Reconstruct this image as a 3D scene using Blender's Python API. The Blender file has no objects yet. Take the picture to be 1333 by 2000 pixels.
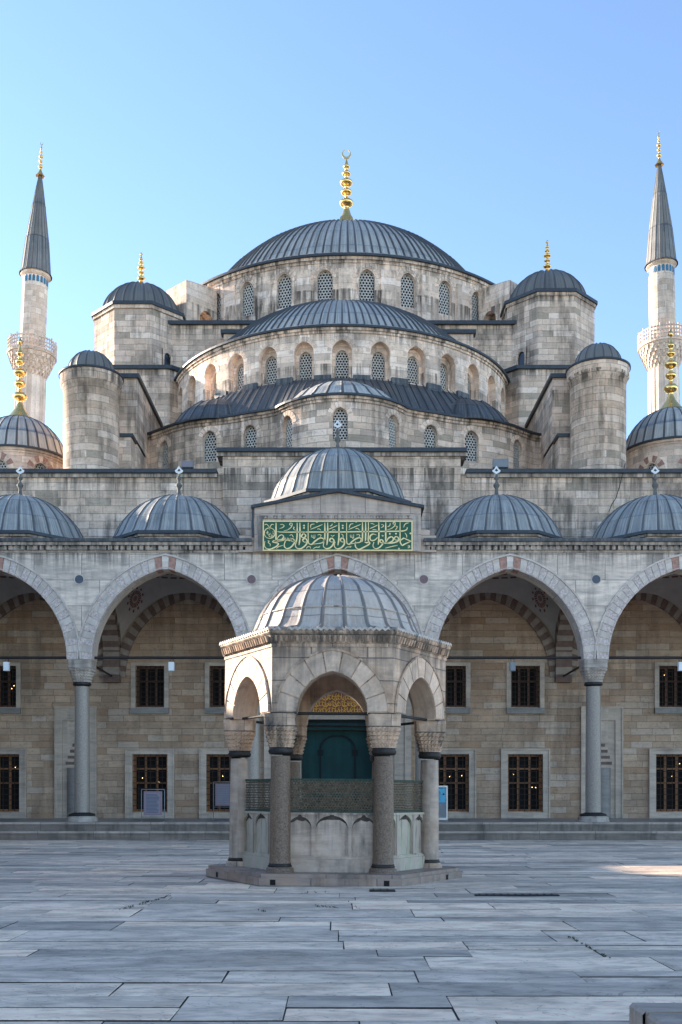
import bpy, math, random
from math import sin, cos, pi, sqrt, radians, atan2, hypot
from mathutils import Vector, Matrix
random.seed(7)
S = bpy.context.scene
# ------------------------------------------------------------------ camera
E = 1.65                      # eye height
F, PX, PY = 2050.0, 660.0, 1555.0
cam_d = bpy.data.cameras.new('camera'); cam = bpy.data.objects.new('camera', cam_d)
S.collection.objects.link(cam); S.camera = cam
cam.location = (0, 0, E); cam.rotation_euler = (radians(90), 0, 0)
cam_d.sensor_fit = 'HORIZONTAL'; cam_d.sensor_width = 36; cam_d.lens = F/1333*36
cam_d.shift_x = (666.5-PX)/1333; cam_d.shift_y = (PY-1000)/1333
cam_d.clip_start = .1; cam_d.clip_end = 6000
# ------------------------------------------------------------------ light
SUN_AZ, SUN_EL = 62.0, 19.2   # azimuth measured from +Y towards -X
sd = Vector((-sin(radians(SUN_AZ))*cos(radians(SUN_EL)), cos(radians(SUN_AZ))*cos(radians(SUN_EL)), sin(radians(SUN_EL))))
W = bpy.data.worlds.new('World'); S.world = W; W.use_nodes = True
wn, wl = W.node_tree.nodes, W.node_tree.links
bg = wn['Background']; sky = wn.new('ShaderNodeTexSky'); sky.sky_type = 'NISHITA'; sky.sun_disc = False
sky.sun_elevation = radians(SUN_EL); sky.sun_rotation = radians(-SUN_AZ)
sky.altitude = 1500; sky.air_density = 1.0; sky.dust_density = .3; sky.ozone_density = 2.2
tint = wn.new('ShaderNodeMix'); tint.data_type = 'RGBA'; tint.blend_type = 'MULTIPLY'; tint.inputs['Factor'].default_value = 1
tint.inputs[7].default_value = (.97, .94, .92, 1); wl.new(sky.outputs[0], tint.inputs[6]); wl.new(tint.outputs[2], bg.inputs[0]); bg.inputs[1].default_value = .15
sun_d = bpy.data.lights.new('sun', 'SUN'); sun = bpy.data.objects.new('sun', sun_d); S.collection.objects.link(sun)
sun_d.energy = 4.5; sun_d.angle = radians(.6); sun_d.color = (1, .86, .70)
sun.rotation_euler = sd.to_track_quat('Z', 'Y').to_euler()
S.view_settings.view_transform = 'Standard'; S.view_settings.look = 'None'
S.view_settings.exposure = 1.62; S.view_settings.gamma = 1

# ------------------------------------------------------------------ materials
class NT:
    def __init__(s, name):
        s.m = bpy.data.materials.new(name); s.m.use_nodes = True
        s.t = s.m.node_tree; s.b = s.t.nodes['Principled BSDF']
    def n(s, typ, **k):
        o = s.t.nodes.new('ShaderNode'+typ)
        for a, v in k.items():
            if a.startswith('_'): o.inputs[int(a[1:])].default_value = v
            else: setattr(o, a, v)
        return o
    def l(s, a, b):
        s.t.links.new(a, b)
    def uv(s, sx=1, sy=1, sz=1, rot=0):
        c = s.n('TexCoord'); m = s.n('Mapping'); s.l(c.outputs['UV'], m.inputs[0])
        m.inputs[3].default_value = (sx, sy, sz); m.inputs[2].default_value = (0, 0, rot)
        return m.outputs[0]
    def ob(s, sx=1, sy=1, sz=1):
        g = s.n('NewGeometry'); m = s.n('Mapping'); s.l(g.outputs['Position'], m.inputs[0])
        m.inputs[3].default_value = (sx, sy, sz)
        return m.outputs[0]
    def noise(s, vec, scale, detail=4, rough=.55, dist=0):
        o = s.n('TexNoise'); o.inputs['Scale'].default_value = scale; o.inputs['Detail'].default_value = detail
        o.inputs['Roughness'].default_value = rough; o.inputs['Distortion'].default_value = dist
        s.l(vec, o.inputs['Vector']); return o.outputs['Fac']
    def ramp(s, fac, stops, interp='LINEAR'):
        o = s.n('ValToRGB'); o.color_ramp.interpolation = interp; el = o.color_ramp.elements
        while len(el) < len(stops): el.new(.5)
        for e, (p, c) in zip(el, stops):
            e.position = p
            e.color = (c, c, c, 1) if isinstance(c, (int, float)) else (*c, 1)
        s.l(fac, o.inputs[0]); return o.outputs[0]
    def mix(s, fac, a, b, mode='MIX'):
        o = s.n('Mix', data_type='RGBA', blend_type=mode)
        for sock, v in ((o.inputs['Factor'], fac), (o.inputs[6], a), (o.inputs[7], b)):
            if hasattr(v, 'links'): s.l(v, sock)
            elif isinstance(v, tuple): sock.default_value = (*v, 1)
            else: sock.default_value = v
        return o.outputs[2]
    def math(s, op, a, b=0.0, c=None):
        o = s.n('Math', operation=op)
        for i, v in enumerate((a, b, c)):
            if v is None: continue
            if hasattr(v, 'links'): s.l(v, o.inputs[i])
            else: o.inputs[i].default_value = v
        return o.outputs[0]
    def bump(s, h, strength=.4, dist=.02):
        o = s.n('Bump'); o.inputs['Strength'].default_value = strength; o.inputs['Distance'].default_value = dist
        s.l(h, o.inputs['Height']); s.l(o.outputs[0], s.b.inputs['Normal'])
    def done(s, col, rough=.8, metal=0, spec=None):
        if hasattr(col, 'links'): s.l(col, s.b.inputs['Base Color'])
        else: s.b.inputs['Base Color'].default_value = (*col, 1)
        if hasattr(rough, 'links'): s.l(rough, s.b.inputs['Roughness'])
        else: s.b.inputs['Roughness'].default_value = rough
        s.b.inputs['Metallic'].default_value = metal
        if spec is not None: s.b.inputs['Specular IOR Level'].default_value = spec
        return s.m

def stone(name, cols, bw=.95, bh=.40, mortar=.5, stain=.5, seed=0, tops=(), moss=0, streak=.25, mort=.012, rough=.85):
    """ashlar limestone: irregular courses, varied blocks, travertine layering, stains running down"""
    t = NT(name); uv0 = t.uv()
    wob = t.n('TexNoise'); wob.inputs['Scale'].default_value = .7; t.l(uv0, wob.inputs['Vector'])
    add = t.n('VectorMath', operation='MULTIPLY_ADD'); t.l(wob.outputs['Color'], add.inputs[0])
    add.inputs[1].default_value = (.05, .045, 0); t.l(uv0, add.inputs[2]); uv = add.outputs[0]
    mp = t.n('Mapping'); mp.inputs[1].default_value = (seed*3.7, seed*1.9, 0); t.l(uv, mp.inputs[0]); uv = mp.outputs[0]
    def brick(w, h, off):
        b = t.n('TexBrick'); t.l(uv, b.inputs['Vector'])
        b.offset = off; b.squash = .72; b.squash_frequency = 3; b.offset_frequency = 2
        b.inputs['Color1'].default_value = (0, 0, 0, 1); b.inputs['Color2'].default_value = (1, 1, 1, 1)
        b.inputs['Mortar'].default_value = (.5, .5, .5, 1)
        b.inputs['Scale'].default_value = 1; b.inputs['Mortar Size'].default_value = mort
        b.inputs['Mortar Smooth'].default_value = .5; b.inputs['Bias'].default_value = 0
        b.inputs['Brick Width'].default_value = w; b.inputs['Row Height'].default_value = h
        return b
    b1, b2 = brick(bw, bh, .45), brick(bw*1.55, bh, .37)
    sv = t.n('SeparateXYZ'); t.l(uv, sv.inputs[0]); row = t.math('FLOOR', t.math('DIVIDE', sv.outputs[1], bh))
    wnr = t.n('TexWhiteNoise', noise_dimensions='1D'); t.l(row, wnr.inputs['W'])
    sel = t.math('GREATER_THAN', wnr.outputs[0], .5)
    rnd = t.mix(sel, b1.outputs['Color'], b2.outputs['Color'])
    mf = t.mix(sel, b1.outputs['Fac'], b2.outputs['Fac'])
    n = len(cols)
    col = t.ramp(rnd, [(i/n, c) for i, c in enumerate(cols)], 'CONSTANT')
    obp = t.ob()
    tone = t.ramp(t.noise(obp, .45, 5, .6), [(.3, .80), (.5, 1.15), (.7, 1.42)])
    col = t.mix(.8, col, tone, 'MULTIPLY')
    # layered grain, stretched along the course
    lay = t.noise(t.uv(.9, 11), 1.6, 7, .74, .5)
    col = t.mix(streak*2, col, t.ramp(lay, [(.32, .50), (.46, .92), (.55, 1.04), (.7, 1.15)]), 'MULTIPLY')
    pit = t.noise(obp, 9, 4, .75)
    col = t.mix(.55, col, t.ramp(pit, [(.34, .55), (.45, 1.05), (.8, 1.12)]), 'MULTIPLY')
    # mortar
    col = t.mix(t.math('MULTIPLY', mf, mortar), col, (.10, .092, .083))
    # broad soot patches and vertical streaks
    big = t.noise(t.ob(1, 1, .55), .42, 6, .68)
    vs = t.noise(t.ob(2.6, 2.6, .22), 1., 5, .62)
    soot = t.math('MULTIPLY', t.ramp(big, [(.46, 0.), (.60, 1.)]), t.ramp(vs, [(.38, 0.), (.56, 1.)]))
    fac = t.math('MULTIPLY', soot, stain)
    g = t.n('NewGeometry'); sx = t.n('SeparateXYZ'); t.l(g.outputs['Position'], sx.inputs[0])
    for ztop, ln in tops:
        r = t.n('MapRange'); t.l(sx.outputs[2], r.inputs[0]); r.inputs[1].default_value = ztop-ln; r.inputs[2].default_value = ztop
        above = t.math('LESS_THAN', sx.outputs[2], ztop+.3)
        w = t.math('MULTIPLY', r.outputs[0], above)
        k = t.math('MULTIPLY', w, t.ramp(t.noise(t.ob(3.2, 3.2, .16), 1.1, 5, .7), [(.44, 0.), (.60, 1.)]))
        fac = t.math('MAXIMUM', fac, t.math('MULTIPLY', k, .85))
    col = t.mix(1., col, (1.035, .955, .885), 'MULTIPLY')
    col = t.mix(fac, col, (.045, .038, .031))
    if moss:
        mo = t.ramp(t.noise(obp, 1.3, 5, .7), [(.6, 0.), (.72, 1.)])
        col = t.mix(t.math('MULTIPLY', mo, moss), col, (.06, .065, .03))
    h = t.math('MULTIPLY_ADD', pit, .5, t.math('MULTIPLY', mf, -.9))
    h = t.math('MULTIPLY_ADD', lay, .35, h)
    h = t.math('MULTIPLY_ADD', rnd, .25, h)
    t.bump(h, .7, .035)
    return t.done(col, rough)

def marble(name, base=(.78, .69, .595), dark=(.45, .405, .36), bw=2.3, bh=1.0, vein=.9, dirt=.35, tops=(), rough=.5, joints=True, warm=0):
    t = NT(name); uv = t.uv()
    obp = t.ob(1, 1, 1)
    b = t.n('TexBrick'); t.l(uv, b.inputs['Vector']); b.offset = .38; b.squash = .8; b.squash_frequency = 2
    b.inputs['Color1'].default_value = (0, 0, 0, 1); b.inputs['Color2'].default_value = (1, 1, 1, 1)
    b.inputs['Mortar'].default_value = (.5, .5, .5, 1)
    b.inputs['Scale'].default_value = 1; b.inputs['Mortar Size'].default_value = .012 if joints else 0
    b.inputs['Brick Width'].default_value = bw; b.inputs['Row Height'].default_value = bh; b.inputs['Bias'].default_value = 0
    # every slab is cut from another place of the block: shift the vein space by the slab's random value
    sh = t.n('VectorMath', operation='MULTIPLY_ADD'); t.l(b.outputs['Color'], sh.inputs[0]); sh.inputs[1].default_value = (9, 5, 7)
    mpv = t.n('Mapping'); t.l(uv, mpv.inputs[0]); mpv.inputs[2].default_value = (0, 0, .75); mpv.inputs[3].default_value = (.42, 2.3, 1)
    t.l(mpv.outputs[0], sh.inputs[2])
    v1 = t.noise(sh.outputs[0], 1.1, 7, .66, 1.1)
    v2 = t.noise(sh.outputs[0], 3.1, 5, .6, .8)
    col = t.ramp(v1, [(.30, dark), (.43, tuple((a+c)/2 for a, c in zip(base, dark))), (.56, base), (.72, tuple(min(1, a*1.16) for a in base))])
    col = t.mix(vein*.6, col, t.ramp(v2, [(.36, .66), (.52, 1.), (.7, 1.08)]), 'MULTIPLY')
    col = t.mix(.8, col, t.ramp(b.outputs['Color'], [(0, .82), (1, 1.1)]), 'MULTIPLY')
    if warm:
        col = t.mix(t.math('MULTIPLY', t.ramp(t.noise(obp, 1.7, 5, .7), [(.46, 0.), (.64, 1.)]), warm), col, (.34, .21, .12))
    if joints: col = t.mix(t.math('MULTIPLY', b.outputs['Fac'], .75), col, (.09, .085, .08))
    big = t.ramp(t.noise(t.ob(1, 1, .5), .9, 6, .7), [(.43, 0.), (.64, 1.)])
    vs = t.ramp(t.noise(t.ob(5, 5, .35), 1., 5, .6), [(.40, 0.), (.58, 1.)])
    fac = t.math('MULTIPLY', t.math('MULTIPLY', big, vs), dirt)
    g = t.n('NewGeometry'); sx = t.n('SeparateXYZ'); t.l(g.outputs['Position'], sx.inputs[0])
    for ztop, ln in tops:
        r = t.n('MapRange'); t.l(sx.outputs[2], r.inputs[0]); r.inputs[1].default_value = ztop-ln; r.inputs[2].default_value = ztop
        k = t.math('MULTIPLY', r.outputs[0], t.ramp(t.noise(t.ob(4, 4, .2), 1.1, 5, .7), [(.42, 0.), (.58, 1.)]))
        fac = t.math('MAXIMUM', fac, t.math('MULTIPLY', k, .8))
    col = t.mix(1., col, (1.035, .955, .885), 'MULTIPLY')
    col = t.mix(fac, col, (.05, .042, .034))
    t.bump(t.math('MULTIPLY_ADD', b.outputs['Fac'], -.8, t.noise(obp, 14, 4, .7)), .35, .015)
    return t.done(col, rough)

def lead(name, base=(.125, .150, .175), streaks=.5, rough=.5, warm=0, seamw=.07, seamk=.6):
    t = NT(name); obp = t.ob()
    uv = t.uv()
    wn_ = t.n('TexWhiteNoise', noise_dimensions='2D'); fl = t.n('VectorMath', operation='FLOOR'); t.l(uv, fl.inputs[0]); t.l(fl.outputs[0], wn_.inputs[0])
    col = t.ramp(wn_.outputs[0], [(0, tuple(c*.84 for c in base)), (.5, base), (1, tuple(c*1.18 for c in base))])
    su = t.n('SeparateXYZ'); t.l(uv, su.inputs[0]); fu = t.math('FRACT', su.outputs[0]); fv = t.math('FRACT', su.outputs[1])
    seam = t.ramp(fu, [(.0, 1.), (seamw, 1.), (seamw+.05, 0.), (.94, 0.), (.97, 1.)])
    seam = t.math('MAXIMUM', seam, t.ramp(fv, [(0, .8), (.03, .8), (.06, 0.)]))
    n1 = t.noise(obp, .9, 6, .7)
    col = t.mix(.8, col, t.ramp(n1, [(.3, .62), (.5, 1.), (.72, 1.35)]), 'MULTIPLY')
    st = t.noise(t.uv(7, .35), 1., 6, .7, .3)
    col = t.mix(t.math('MULTIPLY', t.ramp(st, [(.47, 0.), (.58, 1.)]), streaks), col, (.56, .55, .52))
    sp = t.noise(obp, 7, 5, .8)
    col = t.mix(t.math('MULTIPLY', t.ramp(sp, [(.58, 0.), (.7, 1.)]), .4), col, (.40, .41, .41))
    col = t.mix(t.math('MULTIPLY', t.ramp(sp, [(.30, 1.), (.42, 0.)]), .45), col, (.04, .045, .05))
    if warm: col = t.mix(t.math('MULTIPLY', t.ramp(t.noise(obp, 2.4, 5, .75), [(.45, 0.), (.65, 1.)]), warm), col, (.30, .22, .17))
    col = t.mix(1., col, (1.04, .98, .90), 'MULTIPLY')
    col = t.mix(t.math('MULTIPLY', seam, seamk), col, (.02, .021, .024))
    t.bump(t.math('MULTIPLY_ADD', n1, 1.2, sp), .4, .02)
    return t.done(col, t.ramp(n1, [(.3, rough-.08), (.7, rough+.16)]), .0)

def plain(name, col, rough=.7, metal=0, var=.25, scale=3., bump=.2, spec=None):
    t = NT(name); n = t.noise(t.ob(), scale, 5, .65)
    c = t.mix(1., col, t.ramp(n, [(.3, 1-var), (.7, 1+var)]), 'MULTIPLY')
    if bump: t.bump(n, bump, .01)
    return t.done(c, rough, metal, spec)

def emit(name, col, st):
    t = NT(name); t.b.inputs['Emission Color'].default_value = (*col, 1); t.b.inputs['Emission Strength'].default_value = st
    return t.done(col, .5)

GREY = [(.42, .355, .285), (0.645, 0.515, 0.41), (0.728, 0.589, 0.477), (0.52, 0.42, 0.342), (0.77, 0.633, 0.523), (0.666, 0.529, 0.42), (0.832, 0.703, 0.601), (0.572, 0.466, 0.389), (0.686, 0.544, 0.436), (0.728, 0.594, 0.492)]
WARM = [(0.79, 0.641, 0.518), (0.874, 0.736, 0.622), (0.666, 0.542, 0.445), (0.894, 0.766, 0.663), (0.811, 0.657, 0.534), (0.603, 0.497, 0.415)]
M = {}
M['ashlar'] = stone('limestone_ashlar', GREY, .85, .31, .5, .8, 1, tops=((28.4, 1.3),))
M['wall'] = stone('facade_ashlar', GREY, 1.0, .34, .6, .75, 2, tops=((15.9, 1.6), (17.0, .9)))
M['drum'] = stone('drum_limestone', WARM, .8, .42, .30, .9, 3, tops=((32.1, .8), (30.2, 1.6)))
M['drum2'] = stone('semi_drum_limestone', WARM, .75, .33, .35, .5, 4, tops=((24.5, .8), (22.6, .7)))
M['exed'] = stone('exedra_limestone', GREY, .7, .30, .5, .7, 5, tops=((20.0, .8),), moss=.4)
M['tower'] = stone('tower_limestone', GREY, .8, .33, .5, .65, 6, tops=((29.4, .7), (25.1, .6), (21.1, .7)), moss=.15)
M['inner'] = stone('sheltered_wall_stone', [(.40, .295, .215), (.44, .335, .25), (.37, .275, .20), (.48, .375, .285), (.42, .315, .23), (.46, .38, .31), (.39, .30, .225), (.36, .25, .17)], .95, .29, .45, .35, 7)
M['minaret'] = stone('minaret_limestone', [(.66, .55, .46), (.72, .61, .52), (.60, .50, .41), (.76, .67, .58)], .9, .5, .35, .3, 8)
M['marble'] = marble('facade_marble', tops=((11.1, 1.0),))
M['trim'] = marble('window_surround_marble', (.58, .50, .42), (.38, .335, .29), 3, 3, .5, .3, joints=False)
M['sill'] = marble('grey_sill_marble', (.28, .275, .27), (.18, .18, .18), 3, 3, .5, .2, joints=False)
M['corn'] = marble('stained_cornice_marble', (.58, .52, .46), (.34, .31, .28), 1.6, 2, .5, .95, joints=False, tops=((11.25, .35),))
M['vous_a'] = marble('white_voussoir', (.68, .63, .58), (.45, .42, .40), 5, 5, .5, .3, joints=False)
M['vous_b'] = plain('pinkish_breccia_voussoir', (.56, .47, .42), .6, 0, .45, 14, .3)
M['vous_c'] = plain('red_voussoir', (.40, .215, .16), .6, 0, .4, 9)
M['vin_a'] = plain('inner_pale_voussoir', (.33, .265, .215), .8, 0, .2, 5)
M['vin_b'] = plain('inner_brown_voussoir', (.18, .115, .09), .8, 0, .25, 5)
M['plaster'] = plain('vault_plaster', (.46, .40, .35), .9, 0, .12, 2, .1)
M['paint'] = plain('painted_red_ornament', (.19, .065, .045), .8, 0, .35, 9)
M['granite'] = plain('grey_granite_shaft', (.30, .25, .205), .38, 0, .30, 26, .08)
M['granite2'] = plain('brown_granite_shaft', (.17, .112, .075), .5, 0, .6, 34, .3)
M['capital'] = marble('carved_capital_marble', (.56, .51, .455), (.30, .28, .26), 5, 5, .6, .7, joints=False, warm=.15)
M['bronze'] = plain('dark_bronze_ring', (.035, .03, .027), .55, .5, .4, 9)
M['iron'] = plain('black_iron_rod', (.022, .022, .024), .6, .4, .3, 9)
M['lead'] = lead('weathered_lead', (.33, .335, .33), .85, .55, seamw=.10, seamk=.85)
M['lead_lt'] = lead('pale_blue_lead', (.215, .232, .24), .5, .5, seamw=.04, seamk=.7)
M['lead_dk'] = lead('dark_new_lead', (.05, .056, .066), .14, .45)
M['lead_fr'] = lead('fountain_lead', (.50, .43, .38), .7, .45, .4)
M['edge'] = plain('dark_lead_edging', (.045, .052, .062), .5, .3, .3, 6)
M['gold'] = plain('gilded_copper', (.95, .62, .22), .22, 1, .10, 6, .05)
M['glass'] = plain('dark_window_glass', (.012, .014, .018), .12, 0, .2, 4, 0)
M['claustra'] = plain('plaster_grille', (.56, .53, .48), .85, 0, .2, 7)
M['dark'] = plain('unlit_interior', (.006, .005, .005), .9, 0, .2, 4, 0)
M['wood'] = plain('varnished_timber', (.095, .033, .012), .5, 0, .5, 8)
M['wood2'] = plain('amber_timber_casement', (.24, .095, .03), .5, 0, .5, 5)
M['spire'] = lead('slate_dark_spire_lead', (.15, .15, .15), .25, .6, seamw=.08, seamk=.6)
M['finst'] = plain('weathered_finial', (.13, .125, .11), .7, 0, .4, 9)
M['grate'] = plain('rusty_iron_grate', (.035, .020, .014), .7, .3, .4, 20)
M['bulb'] = emit('lamp_glow', (1, .62, .25), 2.5)
M['blue'] = plain('turquoise_tile', (.02, .17, .30), .35, 0, .2, 5)
M['green'] = plain('green_enamel_panel', (.0, .09, .038), .45, 0, .10, 4, .03)
M['leaf'] = plain('gold_leaf_lettering', (.92, .72, .34), .4, .15, .08, 5, 0)
M['lungold'] = plain('gilded_lettering', (.72, .36, .045), .4, .3, .15, 8, 0)
M['copper'] = plain('oxidised_copper_grille', (.11, .085, .055), .5, .5, .6, 16)
M['verd'] = plain('verdigris_edge', (.035, .06, .042), .7, .1, .4, 14)
M['red_disc'] = plain('porphyry_roundel', (.19, .115, .115), .5, 0, .25, 12)
M['blue_disc'] = plain('dark_slate_roundel', (.065, .08, .105), .5, 0, .25, 12)
M['curtain'] = plain('teal_door_curtain', (.002, .040, .040), .8, 0, .25, 1.2, .1)
M['curtain_dk'] = plain('dark_applique_on_curtain', (.003, .010, .012), .85, 0, .2, 3, 0)
M['paper'] = plain('sign_paper', (.22, .205, .235), .5, 0, .05, 3, 0)
M['ink'] = plain('sign_ink', (.08, .09, .16), .6, 0, .1, 5, 0)
M['redline'] = plain('sign_red_border', (.35, .08, .10), .6, 0, .1, 5, 0)
M['cyan'] = plain('cyan_poster', (.07, .42, .62), .4, 0, .1, 3, 0)
M['steel'] = plain('brushed_steel', (.42, .43, .45), .35, .8, .1, 9, .05)
M['white'] = plain('white_lamp_housing', (.78, .80, .80), .4, 0, .04, 5, 0)
M['greyh'] = plain('grey_lamp_housing', (.20, .22, .24), .5, 0, .1, 5, 0)
M['step'] = marble('portico_step_stone', (.22, .19, .17), (.12, .11, .10), 2.6, 5, .5, .75, rough=.5)
M['nosing'] = marble('worn_step_edge_lit_tone', (.44, .39, .35), (.28, .25, .23), 2.6, 5, .5, .5)  # paler than the steps: light along the worn edges painted into the colour
M['floor'] = marble('portico_floor_marble', (.30, .29, .285), (.19, .19, .19), 1.8, .9, .4, .4, rough=.4)
# fountain stones
M['fmarble'] = marble('fountain_marble', (.74, .56, .42), (.44, .335, .26), 1.3, .42, .6, 1., tops=((4.5, 1.1),), warm=.55, rough=.6)
M['fvous'] = marble('fountain_voussoir_marble', (.78, .61, .475), (.54, .43, .345), 4, 4, .5, .8, joints=False, warm=.30, rough=.6)
M['basin'] = marble('basin_marble', (.62, .51, .43), (.40, .33, .28), 6, 6, .7, 1., joints=False, warm=.45, tops=((1.30, .5),), rough=.6)
M['fshaft'] = marble('weathered_shaft_marble', (.52, .43, .36), (.34, .285, .245), 5, 5, .7, .8, joints=False, warm=.3)
M['fstain'] = plain('black_crusted_stone', (.07, .055, .048), .9, 0, .6, 9, .5)
M['plinth'] = marble('plinth_marble', (.35, .275, .24), (.21, .17, .155), 1.5, 5, .5, .8, warm=.3)
def basin_green():
    t = NT('verdigris_streaked_marble'); obp = t.ob(); uv = t.uv()
    v = t.noise(t.ob(4, 4, .5), 1.4, 5, .6, .4)
    col = t.ramp(t.noise(obp, 2, 6, .7, 1), [(.3, (.34, .31, .29)), (.7, (.52, .48, .45))])
    col = t.mix(t.ramp(v, [(.46, 0.), (.64, .65)]), col, (.34, .41, .32))
    col = t.mix(1., col, (1.12, .98, .84), 'MULTIPLY')
    col = t.mix(t.math('MULTIPLY', t.ramp(t.noise(t.ob(7, 7, .5), 1.5, 5, .7), [(.56, 0.), (.66, 1.)]), .7), col, (.07, .06, .05))
    t.bump(t.noise(obp, 12, 4, .7), .3, .012)
    return t.done(col, .65)
M['basin_g'] = basin_green()

def paving():
    t = NT('courtyard_marble_paving')
    at = t.n('Attribute', attribute_name='slab'); g = t.n('NewGeometry')
    mp = t.n('Mapping'); mp.inputs[3].default_value = (.7, 1.5, 1); t.l(g.outputs['Position'], mp.inputs[0])
    sh = t.n('VectorMath', operation='MULTIPLY_ADD'); t.l(at.outputs['Color'], sh.inputs[0]); sh.inputs[1].default_value = (31, 17, 23)
    t.l(mp.outputs[0], sh.inputs[2])
    rot = t.n('VectorRotate'); rot.rotation_type = 'Z_AXIS'; t.l(sh.outputs[0], rot.inputs[0])
    sp = t.n('SeparateColor'); t.l(at.outputs['Color'], sp.inputs[0])
    t.l(t.math('MULTIPLY_ADD', sp.outputs[1], 1.5, -.2), rot.inputs['Angle'])
    v1 = t.noise(rot.outputs[0], .9, 7, .62, 1.3); v2 = t.noise(rot.outputs[0], 4.2, 5, .6, .7)
    col = t.ramp(v1, [(.28, (.40, .345, .295)), (.42, (.60, .52, .44)), (.56, (.84, .72, .60)), (.72, (.93, .80, .67))])
    col = t.mix(.65, col, t.ramp(v2, [(.35, .62), (.52, 1.), (.7, 1.10)]), 'MULTIPLY')
    col = t.mix(.95, col, t.ramp(sp.outputs[0], [(0, (.55, .56, .58)), (.3, (.88, .87, .88)), (.7, (1.02, .99, .97)), (1, (1.42, 1.29, 1.18))]), 'MULTIPLY')
    dirt = t.noise(t.ob(), .55, 6, .72)
    col = t.mix(.7, col, t.ramp(dirt, [(.32, .82), (.55, 1.06), (.75, 1.15)]), 'MULTIPLY')
    crk = t.noise(rot.outputs[0], 1.7, 3, .5, 2.2)
    col = t.mix(.8, col, t.ramp(crk, [(.488, 1.), (.497, .55), (.503, .55), (.512, 1.)]), 'MULTIPLY')
    col = t.mix(1., col, (1.06, .96, .86), 'MULTIPLY')
    spk = t.noise(t.ob(), 11, 4, .8)
    col = t.mix(t.math('MULTIPLY', t.ramp(spk, [(.62, 0.), (.72, 1.)]), .35), col, (.09, .09, .085))
    t.bump(t.math('MULTIPLY_ADD', t.noise(t.ob(), 2.2, 4, .6), 1.0, t.math('MULTIPLY', spk, .3)), .35, .02)
    return t.done(col, t.ramp(dirt, [(.3, .50), (.7, .72)]), 0, .35)
M['paving'] = paving()
M['joint'] = plain('dirt_in_joints', (.045, .042, .036), .95, 0, .4, 12)
M['earth'] = plain('city_ground', (.16, .15, .14), .9, 0, .2, .05, 0)
M['weed'] = plain('weed_green', (.05, .07, .025), .8, 0, .4, 9, 0)

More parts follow.
